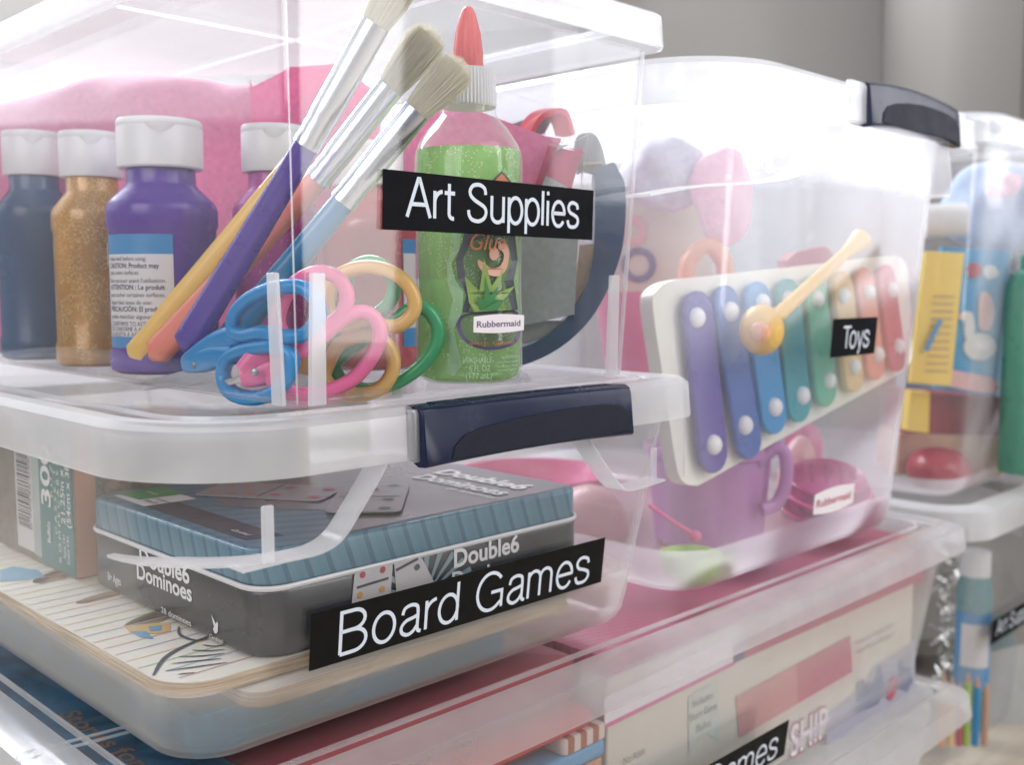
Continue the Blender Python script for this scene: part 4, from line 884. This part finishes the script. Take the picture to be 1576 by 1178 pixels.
vtext('300', yB - W_ * .36, -.079, -.041, W_ * .29, M['ink_white'], off=.02); vtext('pieces', yB - W_ * .22, -.039, -.026, W_ * .12, M['ink_white'])
vtext('P U Z Z L E', yB - W_ * .44, -.072, -.032, W_ * .065, M['ink_white']); vtext('C A S S E - T Ê T E', yB - W_ * .535, -.094, -.036, W_ * .065, M['ink_white']); vtext('R O M P E C A B E Z A S', yB - W_ * .63, -.110, -.036, W_ * .07, M['ink_white'])
vtext('21.25in x 15in', yB - W_ * .78, -.086, -.036, W_ * .12, M['ink_white'], off=.01); vtext('(54cm x 38cm)', yB - W_ * .94, -.087, -.037, W_ * .12, M['ink_white'], off=.01)
vtext('Buffalo', yB - W_ * .32, -.101, -.088, W_ * .10, M['ink_white'], off=.02); vtext('Ages 14+', yB - W_ * .76, -.107, -.092, W_ * .075, M['ink_white']); vtext('Edad 14+', yB - W_ * .87, -.109, -.092, W_ * .075, M['ink_white'])
fb = lambda z0, z1, x0, x1, mat, dy, n_: mk(n_, [(x0, by - .0003 - dy, z0), (x1, by - .0003 - dy, z0), (x1, by - .0003 - dy, z1), (x0, by - .0003 - dy, z1)], [(0, 1, 2, 3)], mat, pb, smooth=0)
fb(-.1160, -.030, px0 + .001, .149, M['pzor'], 0, 'orange_border'); fb(-.1040, -.030, px0 + .0130, .140, M['pzteal'], .0002, 'teal_border'); fb(-.1030, -.030, px0 + .0140, .139, M['pzart'], .0004, 'picture')
text('Around', plane_fn((px0 + .013, by - .001, -.1145), (1, 0, 0), (0, 0, 1)), .03, .006, M['ink_navy'], pb, off=.015)
# ------------------------------------------------------------------ games box contents
GY = .0060
M['hotp'] = pbr('print_hot_pink', (.62, .16, .32), .4)
M['cream'] = pbr('box_cream', (.60, .57, .50), .45, var=.05, vs=15); M['pinktop'] = stripes('pink_lid_print', [(0, 'a8415f'), (.55, 'b4506c'), (.8, '8c3350')], (.3, 1, 0), .006, .4); M['rose'] = pbr('print_rose', (.42, .085, .14), .4, var=.06, vs=12); M['rose2'] = pbr('print_rose_pale', (.50, .20, .20), .4, var=.06, vs=12)
M['redtop'] = pbr('red_box', (.28, .03, .045), .4, var=.12, vs=20); M['bluebook'] = picture('blue_box_print', ['16324a', '1f4a66', '2f6f92', '173c55'], 14)
gb = thing('game_box', 'cream property trading game box with a rose rectangle on its side', 'game box', (.43, .15, -.306))
rbox(.2200, .6480, GY, .33, -.3055, -.1760, .002, .0006).done('base', M['cream'], gb); rbox(.2190, .6490, GY - .001, .331, -.1825, -.1700, .002, .0006).done('lid', M['pinktop'], gb)
gy = lambda px, py: ony(px, py, GY - .0004)
def gq(pts, dy, mat, name, par=None): return mk(name, [Vector((gy(*p).x, GY - .0006 - dy, gy(*p).z)) for p in pts], [tuple(t) for t in tessellate_polygon([[Vector((gy(*p).x, gy(*p).z, 0)) for p in pts]])], mat, par or gb, smooth=0)
a = gy(1128, 1010); b = gy(1420, 872)
def gr(x0, x1, z0, z1, dy, mat, name): return mk(name, [(x0, GY - .0006 - dy, z0), (x1, GY - .0006 - dy, z0), (x1, GY - .0006 - dy, z1), (x0, GY - .0006 - dy, z1)], [(0, 1, 2, 3)], mat, gb, smooth=0)
gq([(1128, 995), (1421, 850), (1421, 892), (1128, 1022)], 0, M['rose'], 'rose_band'); gq([(1128, 995), (1145, 987), (1145, 1014), (1128, 1022)], .0002, M['print_purple'], 'band_end'); gq([(930, 1116), (1130, 1018), (1130, 1024), (930, 1123)], .0002, M['hotp'], 'pink_line'); gq([(930, 1075), (1128, 978), (1128, 1019), (930, 1117)], 0, M['sticker'], 'white_strip')
gq([(1132, 1073), (1308, 979), (1311, 1035), (1137, 1137)], 0, M['rose2'], 'rose_rectangle'); gq([(1225, 1023), (1308, 979), (1311, 1035), (1228, 1083)], .0002, M['rose'], 'rose_rectangle')
M['ribbon'] = pbr('ribbon_pale_green', (.50, .55, .50), .5); M['inkg'] = pbr('ink_grey', (.22, .22, .24), .6)
gq([(1059, 1073), (1104, 1048), (1107, 1141), (1084, 1128), (1060, 1165)], 0, M['ribbon'], 'ribbon_print')
def gt(s_, p, q, h, mt=None, **kw):
    o, e = gy(*p), gy(*q); text(s_, plane_fn((o.x, GY - .0012, o.z), (1, 0, 0), (0, 0, 1)), e.x - o.x, h, mt or M['inkg'], gb, **kw)
gt('Includes', (1065, 1090), (1096, 1072), .0055); gt('Short Game', (1060, 1112), (1102, 1088), .0055); gt('Rules', (1071, 1128), (1093, 1116), .0055)
gt('Property Trading Game', (1316, 994), (1375, 962), .0045); gt('from Parker Brothers', (1318, 1008), (1374, 978), .0045); gt('No Adult', (958, 1178), (992, 1162), .0050)
M['skyline'] = pbr('skyline_print', (.16, .18, .27), .5, var=.3, vs=60); M['sky2'] = pbr('skyline_pale', (.36, .35, .42), .5, var=.2, vs=60)
gq([(1272, 1150), (1272, 1100), (1300, 1080), (1330, 1058), (1345, 1025), (1380, 1005), (1408, 985), (1408, 1060), (1360, 1110)], 0, M['sky2'], 'skyline_print')
gq([(1316, 1100), (1318, 1052), (1328, 1045), (1331, 1055), (1344, 1050), (1348, 1028), (1356, 1022), (1360, 1065), (1350, 1085)], .0003, M['skyline'], 'skyline_print')
gq([(1380, 1060), (1381, 1020), (1388, 1014), (1390, 1030), (1400, 1026), (1404, 1050), (1395, 1066)], .0003, M['skyline'], 'skyline_print')
o = gy(1371, 1060); disc(plane_fn((0, GY - .0012, 0), (1, 0, 0), (0, 0, 1)), o.x, o.z, .010, .011, M['rose'], gb, 'red_dot')
o = gy(1214, 1163); text('SHIP', plane_fn((o.x, GY - .0010, o.z - .002), (1, 0, 0), (0, 0, 1)), .058, .026, M['rose'], gb, off=.05); text('SHIP', plane_fn((o.x + .0005, GY - .0014, o.z - .0015), (1, 0, 0), (0, 0, 1)), .057, .025, M['sticker'], gb, off=.02)
rbx = thing('game_box', 'dark red game box left of the cream one, under the Board Games tote', 'game box', (.1, .15, -.306)); rbox(-.012, .2080, GY + .016, .33, -.3055, -.1700, .002, .0006).done('box', M['redtop'], rbx)
M['redcloth'] = pbr('red_fabric', (.55, .05, .05), .8, bump=.4, bs=900); M['ostripe'] = stripes('orange_white_stripes', [(0, 'd0c4bc'), (.5, '9a5f45')], (1, 0, 0), .011, .6); M['blueroll'] = pbr('blue_book_edge', (.10, .30, .50), .4)
for nm, lb_, ct, x0, x1, y0, z0, z1, mt, rr_ in (('folded_flag', 'folded red cloth under the clear lid, left of the cream game box', 'cloth', .080, .205, .004, -.2080, -.1950, M['redcloth'], .005), ('striped_box', 'orange and white striped box edge below the red cloth', 'box', .178, .217, .003, -.2180, -.2082, M['ostripe'], .001), ('blue_book', 'blue book edge below the striped box', 'book', .120, .216, .003, -.2290, -.2182, M['blueroll'], .003)):
    t = thing(nm, lb_, ct, ((x0 + x1) / 2, .02, z0)); rbox(x0, x1, y0, GY + .0155, z0, z1, .004, rr_).done('body', mt, t)
m = thing('support_box', 'brown box edge beneath the blue book at the bottom', 'box', (.15, .01, -.306)); rbox(.02, .214, .0035, GY + .0155, -.3055, -.2295, .003, .001).done('body', M['pzor'], m)
bb = thing('game_box', 'blue printed box seen through the clear lid at the lower left corner', 'game box', (-.04, .2, -.306)); rbox(-.0600, -.0140, .026, .36, -.3055, -.1680, .002, .0006).done('box', M['bluebook'], bb)
M['copper'] = pbr('copper_print', (.25, .14, .10), .4)
text('Stories for Boys', plane_fn((-.050, .150, -.1677), (0, -1, 0), (1, 0, 0)), .13, .010, M['copper'], bb, off=.02); text('Twelve tales', plane_fn((-.050, .130, -.1677), (1, 0, 0), (0, 1, 0)), .03, .004, M['copper'], bb)
pt = onz(95, 1158, -.1575); pe = onz(230, 1118, -.1575)
def slot(par, a, b, w):
    ax = (b - a).normalized(); sd = Vector((-ax.y, ax.x, 0)); P = []
    for k in range(9): th = math.pi / 2 + math.pi * k / 8; P.append(a + ax * (w * math.cos(th)) + sd * (w * math.sin(th)))
    for k in range(9): th = -math.pi / 2 + math.pi * k / 8; P.append(b + ax * (w * math.cos(th)) + sd * (w * math.sin(th)))
    tube(P, .0008, .0008, closed=True, n=8).done('lid_slot', M['rim'], par)
slot(gm, onz(38, 1165, -.1572), onz(190, 1125, -.1572), .0035)
# ------------------------------------------------------------------ toys tote contents
XP = ony(1040, 740, .036); n_ = (ony(1395, 560, .0115) - XP).cross(Vector((0, .07, 1))).normalized()
xp = lambda px, py, o=0: onpl(px, py, XP - n_ * o * (1 if n_.dot(FH) > 0 else -1), n_)
xy = thing('xylophone', 'toy xylophone with eight rainbow bars on a cream frame', 'toy', XP)
M['xframe'] = pbr('cream_frame', (.78, .76, .68), .4, var=.03)
fr = cr([Vector((*p, 0)) for p in [(1005, 475), (1012, 446), (1040, 431), (1110, 423), (1300, 402), (1370, 394), (1390, 400), (1399, 430), (1404, 540), (1398, 562), (1380, 578), (1240, 655), (1095, 737), (1068, 748), (1048, 738), (1038, 700), (1022, 590)]], 4, True)
f0 = [xp(p.x, p.y) for p in fr]; s_ = 1 if n_.dot(FH) > 0 else -1
n2 = len(f0); tri = [tuple(t) for t in tessellate_polygon([f0])]; bk_ = [p + n_ * s_ * .012 for p in f0]
MB().add(f0 + bk_, tri + [tuple(n2 + i for i in reversed(t)) for t in tri] + [(i, (i + 1) % n2, n2 + (i + 1) % n2, n2 + i) for i in range(n2)]).done('frame', M['xframe'], xy, bevel=.002, seg=3, smooth=50)
bars = [((1064, 448), (1094, 728), 27, (.10, .075, .32), (1072, 489), (1098, 685)), ((1106, 440), (1150, 706), 24, (.05, .13, .40), (1124, 480), (1146, 655)), ((1156, 434), (1188, 668), 24, (.04, .27, .55), (1173, 467), (1192, 627)), ((1204, 429), (1225, 650), 22, (.03, .30, .33), (1213, 462), (1235, 609)),
        ((1246, 424), (1266, 626), 20, (.10, .42, .25), (1258, 461), (1276, 586)), ((1287, 418), (1310, 604), 18, (.75, .48, .22), (1297, 455), (1314, 564)), ((1321, 412), (1343, 585), 17, (.72, .23, .18), (1337, 450), (1351, 546)), ((1354, 408), (1376, 572), 16, (.50, .06, .10), (1373, 446), (1383, 533))]
M['screw'] = pbr('white_stud', (.78, .78, .80), .3, var=.03)
for i, (a, b, w, col, s1, s2) in enumerate(bars):
    A, B = xp(*a, .003), xp(*b, .003); ax = (B - A).normalized(); sd = ax.cross(n_).normalized(); hw = (xp(a[0] + w, a[1], .003) - A).length * .80; P = []
    for k in range(9): th = math.pi * k / 8; P.append(A + ax * (hw * (1 - math.sin(th)) - hw * 0) + sd * hw * math.cos(th))
    for k in range(9): th = math.pi * k / 8; P.append(B - ax * (hw * (1 - math.sin(th))) - sd * hw * math.cos(th))
    m = MB().loft([P, [p - n_ * s_ * .0055 for p in P]]); m.done('bar', pbr('bar_paint_%d' % i, col, .3, var=.05, coat=.2), xy, bevel=.0012, seg=2)
    for q in (s1, s2):
        c = xp(*q, .0085); r0 = .0072 if i < 4 else .0068
        lathe(c, [(r0 * math.cos(t_), r0 * .75 * math.sin(t_)) for t_ in [math.radians(x) for x in range(0, 91, 10)]], 24, axis=-n_ * s_).done('stud', M['screw'], xy, smooth=60)
ml = thing('mallet', 'yellow plastic mallet with round head resting on the xylophone', 'mallet', at(1172, 508, .70))
M['mallet'] = pbr('mallet_yellow', (.88, .58, .16), .35, var=.05, trans=.2); M['mallet_o'] = pbr('mallet_tip', (.85, .42, .25), .4)
dh = xp(1172, 508, .030); te = xp(1325, 368, .030); te2 = xp(1325, 368, .022)
hd = lathe(dh, [(.0178 * math.sin(math.radians(a)), -.0178 * math.cos(math.radians(a)) * .8) for a in range(0, 181, 12)], 40, axis=-n_ * s_).done('head', M['mallet'], ml, smooth=60)
ddir = (dh - CAM).normalized(); lathe(dh - ddir * .0150 + Vector((-.002, 0, -.0015)), [(.0072 * math.sin(math.radians(a)), -.0035 * math.cos(math.radians(a))) for a in range(0, 181, 20)], 24, axis=ddir).done('tip', M['mallet_o'], hd, smooth=60)
P = [dh.lerp(te2, i / 16) for i in range(17)]
tube(P, lambda s_2: .0055 - .0012 * s_2 + .004 * max(0, s_2 - .85) / .15, None, n=16).done('handle', M['mallet'], ml, smooth=60)
def ptn(n, c, **k): M[n] = pbr(n, c, .32, var=.05, coat=.15, trans=.2, **k); return M[n]
ptn('orchid', (.58, .27, .58)); ptn('hotpink', (.80, .12, .33)); ptn('magenta', (.46, .02, .17)); ptn('palepink', (.85, .50, .50)); ptn('lime', (.42, .60, .12)); ptn('beige', (.72, .67, .56)); ptn('lavender', (.55, .54, .68)); ptn('orange', (.85, .40, .22)); ptn('redp', (.42, .03, .06)); ptn('whitep', (.78, .77, .76))
# teapot
c = at(1090, 800, .825); c.z = -.1515
tp = thing('toy_teapot', 'orchid purple toy cooking pot with a loop handle under the xylophone', 'toy pot', c); R = .0500
lathe(c, [(0, .002), (R * .80, 0), (R * .86, .003), (R * .93, .045), (R * .97, .070), (R * 1.04, .072), (R * 1.06, .076), (R * 1.04, .080), (R * .99, .080), (R * .96, .076), (R * .92, .070), (R * .82, .006), (0, .005)], 56).done('pot', M['orchid'], tp)
P = cr([at(1165, 712, .79), at(1190, 690, .79), at(1208, 700, .79), at(1210, 740, .79), at(1196, 775, .79), at(1172, 785, .785)], 7); tube(P, .0052, .0042, up=FH, n=14).done('handle', M['orchid'], tp, smooth=60)
P = cr([at(1000, 778, .752), at(1030, 800, .735), at(1068, 824, .730)], 8); tube(P, .0018, .0018, n=8).done('band', M['hotpink'], tp, smooth=60); lathe(at(1070, 826, .728), [(0, -.002), (.0035, -.0015), (.0045, 0), (.0035, .0015), (0, .002)], 20, axis=FH).done('knob', M['hotpink'], tp, smooth=60)
c = at(1062, 880, .712); c.z = -.1520; t = thing('toy_plate', 'lime green toy dish in the bottom corner of the toys tote', 'toy dish', c); lathe(c, [(0, .002), (.010, .0), (.016, .003), (.021, .0125), (.0215, .020), (.020, .020), (.015, .007), (0, .004)], 48).done('dish', M['lime'], t)
# stacked plates
for i, (lb_, mt, dz, R) in enumerate((('magenta toy plate, lowest of the tilted stack behind the sticker', 'magenta', 0, .043), ('rose toy plate in the middle of the tilted stack', 'hotpink', .011, .038), ('ribbed magenta toy basket on top of the tilted stack', 'magenta', .020, .033))):
    c = at(1270, 790, .885) + Vector((0, 0, dz + .006)); ax = Vector((-.28, -.22, 1)).normalized()
    t = thing('toy_plate', lb_, 'toy plate', c); lathe(c, [(0, -.004), (R * .6, -.006), (R * .75, -.004), (R * .97, .003), (R, .006), (R * .96, .007), (R * .72, 0), (R * .55, -.002), (0, 0)], 56, axis=ax).done('plate', M[mt], t)
    if i == 2:
        for k in range(12): a = k * math.pi / 6; p = c + Vector((math.cos(a) * R * .7, math.sin(a) * R * .7, .004)); tube([p, p + Vector((0, 0, .010))], .0015, .0015, n=8).done('rib', M['magenta'], t)
def egg(label, cat, name, mt, px, py, d, rx, rz, ax=None):
    c = at(px, py, d); t = thing(name, label, cat, c); lathe(c, [(rx * math.sin(math.radians(a)), -rz * math.cos(math.radians(a))) for a in range(0, 181, 10)], 40, axis=ax).done('body', M[mt], t, smooth=60); return t
egg('pale pink toy ball on the toys tote floor, seen through the board games tote', 'ball', 'toy_ball', 'palepink', 905, 815, .86, .034, .038)
egg('pale pink bowling pin shaped toy right of the orchid pot', 'toy', 'toy_bottle', 'palepink', 1226, 738, .93, .017, .040, Vector((.2, 0, 1)))
def lump(label, cat, name, mt, px, py, d, rx, ry, rz, seed):
    c = at(px, py, d); t = thing(name, label, cat, c); rn = random.Random(seed); W_ = [(rn.uniform(1, 5), rn.uniform(1, 5), rn.uniform(0, 6), rn.uniform(.04, .10)) for _ in range(7)]
    def f(u, v):
        th, ph = math.pi * u, 2 * math.pi * v; k = 1 + sum(a_ * math.sin(p * th * 1.0 + q) * math.sin(th) * math.cos(round(r_) * ph + q * 2) for p, r_, q, a_ in W_)
        return c + RT * (rx * k * math.sin(th) * math.cos(ph)) + FH * (ry * k * math.sin(th) * math.sin(ph)) + Vector((0, 0, rz * k * math.cos(th)))
    grid(f, 28, 44).done('body', M[mt], t, smooth=70); return t
felt('plush_pink', (.80, .42, .55)); felt('plush_lav', (.56, .55, .66)); felt('veil_blue', (.42, .52, .72))
lump('soft pink plush toy near the top of the toys tote', 'plush toy', 'plush_toy', 'plush_pink', 1112, 305, .88, .024, .02, .042, 3)
lump('lavender plush toy at the upper left of the toys tote', 'plush toy', 'plush_toy', 'plush_lav', 1025, 268, .90, .036, .025, .032, 5)
egg('small pink ball half hidden under the xylophone', 'ball', 'toy_ball', 'hotpink', 1236, 690, .97, .018, .026)
c = at(820, 745, .93); t = thing('toy_bowl', 'hot pink toy tray seen through the board games tote', 'toy tray', c); lathe(c, [(0, -.03), (.045, -.03), (.068, .008), (.071, .012), (.067, .012), (.045, -.022), (0, -.024)], 56).done('bowl', M['hotpink'], t)
c = at(1010, 470, .865); c.z = .0 ; t = thing('toy_bucket', 'hot pink toy bucket behind the left end of the xylophone', 'toy bucket', c); lathe(c, [(0, -.03), (.040, -.03), (.050, .040), (.052, .048), (.049, .048), (.040, -.02), (0, -.024)], 56).done('bucket', M['hotpink'], t)
t = thing('toy_book', 'beige card book with a purple ring print, left in the toys tote', 'book', at(1000, 340, .92))
def slabp(pts, d, th, mat, par, name): P = [at(p[0], p[1], d) for p in pts]; n = len(P); return MB().add(P + [p + FH * th for p in P], [tuple(range(n - 1, -1, -1)), tuple(range(n, 2 * n))] + [(i, (i + 1) % n, n + (i + 1) % n, n + i) for i in range(n)]).done(name, mat, par, smooth=0, bevel=.001)
slabp([(940, 280), (1090, 262), (1100, 470), (945, 480)], .93, .006, M['beige'], t, 'cover')
P = [at(983 + 22 * math.cos(k * .3142), 408 + 22 * math.sin(k * .3142), .9275) for k in range(20)]; tube(P, .003, .0006, up=FH, closed=True, n=8).done('ring_print', M['g_vio'], t); P = [at(975 + 15 * math.cos(k * .3142), 355 + 18 * math.sin(k * .3142), .9275) for k in range(20)]; tube(P, .004, .0006, up=FH, closed=True, n=8).done('ring_print', M['palepink'], t)
t = thing('toy_block', 'orange arched toy block above the xylophone', 'toy block', at(1080, 410, .88)); P = cr([at(1055, 440, .87), at(1060, 400, .87), at(1088, 378, .87), at(1112, 400, .87), at(1118, 440, .87)], 8); tube(P, .0065, .012, up=FH, n=14, sq=.6).done('arch', M['orange'], t, smooth=60)
t = thing('toy_car', 'small red toy peeking over the xylophone beside the mallet', 'toy', at(1250, 395, .92)); slabp([(1210, 400), (1225, 388), (1272, 378), (1284, 392), (1280, 440), (1215, 440)], .90, .03, M['redp'], t, 'body')
# ------------------------------------------------------------------ right hand stack
ru = thing('storage_tote', 'clear box of books and games at the far right edge, behind the Toys tote', 'storage box', (1.0, .2, -.170))
shell(.815, 1.12, .045, .40, -.1690, .205, .018, .02, .02, .02, .035, .045, th=.002, br=.016).done('body', M['clear_right'], ru)
rim = rim_ring(.780, 1.155, .008, .43, .06, [(0, .1950), (.0006, .1930), (.0022, .1930), (.0028, .195), (.005, .217), (.022, .217), (.024, .219), (.014, .2225), (.006, .222), (.0015, .218)], 12).done('lid', M['rim_clear'], ru)
rbox(.803, 1.132, .031, .407, .217, .219, .04, .0006, 10).done('lid_panel', M['lid_clear'], rim)
rl = thing('storage_tote', 'lower clear box at the far right with an Art Supplies label cut by the frame', 'storage box', (1.0, .2, -.47))
shell(.815, 1.12, .045, .40, -.4695, -.195, .018, .02, .02, .02, .035, .045, th=.002, br=.016).done('body', M['clear'], rl)
rim = rim_ring(.776, 1.155, .004, .43, .06, [(0, -.2020), (.0006, -.2040), (.0022, -.2040), (.0028, -.202), (.005, -.1760), (.022, -.1735), (.024, -.1715), (.014, -.1700), (.006, -.1710), (.0015, -.174)], 12).done('lid', M['rim'], rl)
rbox(.799, 1.132, .027, .407, -.1735, -.1715, .04, .0006, 10).done('lid_panel', M['lid_clear'], rim)
lo = ony(1523, 994, .030); name_label(rl, 'Art Supplies', plane_fn((lo.x, .0295, lo.z), (1, 0, 0), (0, -.05, 1)), .1465, .0272, .122, .0165, .0150, .0075, M['black'], sw=.11)
M['nb_yellow'] = pbr('notebook_yellow', (.80, .58, .12), .5, var=.06); M['bk_blue'] = picture('storybook_blue', ['1673a8', '1b86bd', '2a92c4', '1a6ea0'], 8); M['green_b'] = pbr('green_bottle', (.09, .33, .23), .3, coat=.3, trans=.2); M['maroon'] = pbr('maroon_box', (.25, .015, .035), .5); M['tan'] = pbr('tan_box', (.48, .30, .22), .6)
nb = thing('notebook', 'yellow ruled notebook standing in the far right box', 'notebook', at(1440, 590, 1.10)); slabp([(1425, 387), (1485, 389), (1464, 595), (1400, 590)], 1.105, .008, M['nb_yellow'], nb, 'cover')
for k in range(11):
    y = 455 + k * 11.5; x = 1485 - (y - 389) * .102; slabp([(x - 42, y), (x - 8, y + .5), (x - 8, y + 2.5), (x - 42, y + 2)], 1.1035, .0008, M['tan'], nb, 'ruled_line')
P = [at(1448, 492, 1.10), at(1425, 540, 1.10)]; pe = thing('pen', 'thin blue pen in front of the yellow notebook', 'pen', P[0]); tube([P[0].lerp(P[1], k / 4) for k in range(5)], .0022, .0022, n=10).done('barrel', M['lab_blue'], pe)
sb = thing('story_book', 'blue picture book with a white bird, behind the yellow notebook', 'book', at(1500, 610, 1.14)); slabp([(1452, 380), (1556, 386), (1532, 612), (1440, 598)], 1.135, .012, M['bk_blue'], sb, 'cover')
W1 = 1.1325
def sbp(pts, mt, nm, d=W1): P = cr([at(a, b, d) for a, b in pts], 4, True); mk(nm, P, [tuple(t) for t in tessellate_polygon([P])], mt, sb, smooth=0)
el = lambda cx, cy_, rx, ry, n=12: [(cx + rx * math.cos(2 * math.pi * k / n), cy_ + ry * math.sin(2 * math.pi * k / n)) for k in range(n)]
sbp(el(1508, 534, 25, 21), M['whitep'], 'bird_print'); sbp(el(1492, 505, 8, 24), M['whitep'], 'bird_print', W1 - .0003); sbp(el(1488, 487, 10, 8), M['whitep'], 'bird_print', W1 - .0006); sbp([(1470, 487), (1480, 483), (1480, 491)], M['orange'], 'beak_print', W1 - .0006); sbp(el(1512, 532, 13, 9), M['sticker'], 'wing_print', W1 - .0006)
sbp([(1508, 455), (1522, 452), (1530, 480), (1525, 505), (1508, 505)], M['palepink'], 'figure_print', W1 - .0004); sbp([(1490, 408), (1505, 405), (1512, 418), (1502, 428), (1490, 424)], M['redp'], 'badge_print'); sbp([(1516, 410), (1532, 410), (1536, 424), (1522, 430), (1514, 422)], M['whitep'], 'badge_print')
sbp([(1445, 590), (1448, 570), (1480, 572), (1530, 585), (1528, 606)], M['palepink'], 'ground_print')
t = thing('game_box', 'maroon box under the blue picture book in the far right box', 'game box', at(1470, 690, 1.15)); slabp([(1395, 603), (1545, 612), (1540, 672), (1390, 668)], 1.16, .06, M['maroon'], t, 'box')
t = thing('cardboard_box', 'tan cardboard box below the maroon box at the far right', 'box', at(1470, 700, 1.15)); slabp([(1385, 668), (1545, 672), (1540, 735), (1380, 730)], 1.155, .07, M['tan'], t, 'box')
egg('dark red ball in the bottom of the far right box', 'ball', 'toy_ball', 'redp', 1444, 722, 1.13, .034, .024)
c = at(1572, 710, 1.12); c.z = -.150; t = thing('green_bottle', 'green plastic bottle at the right edge beside the blue picture book', 'bottle', c); lathe(c, [(0, 0), (.022, 0), (.024, .004), (.024, .20), (.018, .215), (.010, .220), (.010, .235), (0, .235)], 40).done('bottle', M['green_b'], t)
t = thing('tissue_roll', 'white rolled paper lying above the yellow notebook', 'paper roll', at(1460, 340, 1.15)); tube([at(1425, 340, 1.14), at(1487, 338, 1.13)], .018, .018, n=28).done('roll', M['whitep'], t, smooth=50)
lump('pale blue lump standing for the hazy veil at the top of the far right box', 'plush toy', 'plush_toy', 'veil_blue', 1545, 318, 1.21, .075, .04, .050, 8)  # soft lump added to give the pale blue haze there as colour
lump('small pink plush toy on top of the pale blue lump in the far right box', 'plush toy', 'plush_toy', 'plush_pink', 1545, 285, 1.15, .018, .015, .014, 2)
c = at(1494, 1040, 1.15); gt_ = thing('glue_bottle', 'teal glue bottle with blue and white label in the lower right box', 'glue bottle', Vector((c.x, c.y, -.45)))
zq = lambda y: at(1494, y, 1.15).z
cc = Vector((c.x, c.y, 0)); lathe(cc, [(0, -.45), (.017, -.45), (.019, -.445), (.019, zq(905)), (.015, zq(885)), (0, zq(885))], 40).done('bottle', pbr('teal_glue', (.10, .26, .28), .3, coat=.3), gt_); lathe(cc, [(0, zq(885)), (.0165, zq(885)), (.016, zq(848)), (0, zq(846))], 32).done('cap', M['white'], gt_)
fn = cyl_fn(cc, .0192, 0, .0003); l_ = patch(fn, -.022, .026, zq(1048), zq(938), M['lab_blue'], gt_, 'label', 10); patch(cyl_fn(cc, .0192, 0, .0006), -.012, .020, zq(1020), zq(955), M['lab_white'], l_, 'label_panel', 8)
M['foil'] = pbr('silver_tinsel', (.55, .55, .53), .25, metal=1, bump=1.0, bs=160)
t = thing('tinsel_bundle', 'silver tinsel bundle standing left of the teal glue bottle', 'tinsel', at(1462, 900, 1.19)); rnd = random.Random(9); m = MB()
for k in range(260):
    a = at(1446 + rnd.random() * 34, 800 + rnd.random() * 250, 1.19 + rnd.random() * .03); v_ = Vector((rnd.uniform(-1, 1), rnd.uniform(-1, 1), rnd.uniform(-1, 1))).normalized() * .014; s2 = v_.orthogonal().normalized() * .0012; m.add([a - s2, a + s2, a + v_ + s2, a + v_ - s2], [(0, 1, 2, 3)])
m.done('strands', M['foil'], t, smooth=0, kind='stuff')
for k, (mt, x) in enumerate((('orange', 1452), ('h_yellow', 1466), ('felt_rose', 1478), ('lime', 1490), ('lab_blue', 1504), ('tan', 1518))):
    p = at(x, 1050 + (k % 3) * 8, 1.10); t = thing('pencil', ('%s pencil standing in the lower right box, %s' % (('orange', 'yellow', 'dark rose', 'green', 'blue', 'tan')[k], ('leftmost of the row', 'next to the orange one', 'third from the left', 'between rose and blue', 'right of the green one', 'rightmost of the row')[k])), 'pencil', Vector((p.x, p.y, -.45)), 'pencils in the lower right box'); bmt = M[mt]
    tube([Vector((p.x, p.y, -.45)), p], .0036, .0036, n=6).done('barrel', bmt, t, smooth=0); lathe(p, [(.0036, 0), (.0008, .010), (0, .012)], 6).done('tip', M['tan'], t, smooth=0)

for k, (lb_, c_, pts) in enumerate((('pale grey paper sheet standing in the lower right box', (.45, .46, .46), [(1500, 1010), (1590, 990), (1590, 1200), (1490, 1200)]), ('teal paper sheet behind the grey one in the lower right box', (.12, .28, .30), [(1530, 950), (1560, 945), (1555, 1190), (1520, 1190)]), ('pale yellow paper sheet lowest in the lower right box', (.55, .50, .28), [(1440, 1085), (1500, 1080), (1495, 1200), (1430, 1200)]))):
    t = thing('paper_sheet', lb_, 'paper', at(*pts[0], 1.22)); slabp(pts, 1.20 + .012 * k, .002, pbr('sheet_paper_%d' % k, c_, .7), t, 'sheet')

M['rivet'] = pbr('rivet_metal', (.35, .36, .38), .4, metal=1)
def rivet(par, px, py, d): c = at(px, py, d); lathe(c, [(0, .0006), (.0012, .0006), (.0018, .0002), (.0019, 0), (0, 0)], 20, axis=-FH).done('rivet', M['rivet'], par, smooth=50)
for o in [o for o in bpy.data.objects if o.parent is None and o.name.startswith('scissors')]:
    if 'blue' in o['label']: rivet(o, 300, 562, .534)
    elif 'pink' in o['label']: rivet(o, 392, 573, .492)
    elif 'yellow' in o['label']: rivet(o, 462, 552, .523)

t = thing('toy_block', 'yellow toy block under the yellow notebook in the far right box', 'toy block', at(1418, 665, 1.13)); slabp([(1402, 602), (1432, 604), (1430, 668), (1396, 664)], 1.125, .02, M['nb_yellow'], t, 'block')
t = thing('craft_box', 'light blue craft box standing behind the blue picture book', 'box', at(1520, 400, 1.2)); slabp([(1400, 430), (1576, 430), (1590, 640), (1390, 640)], 1.24, .03, pbr('craft_blue', (.22, .42, .55), .5), t, 'box')
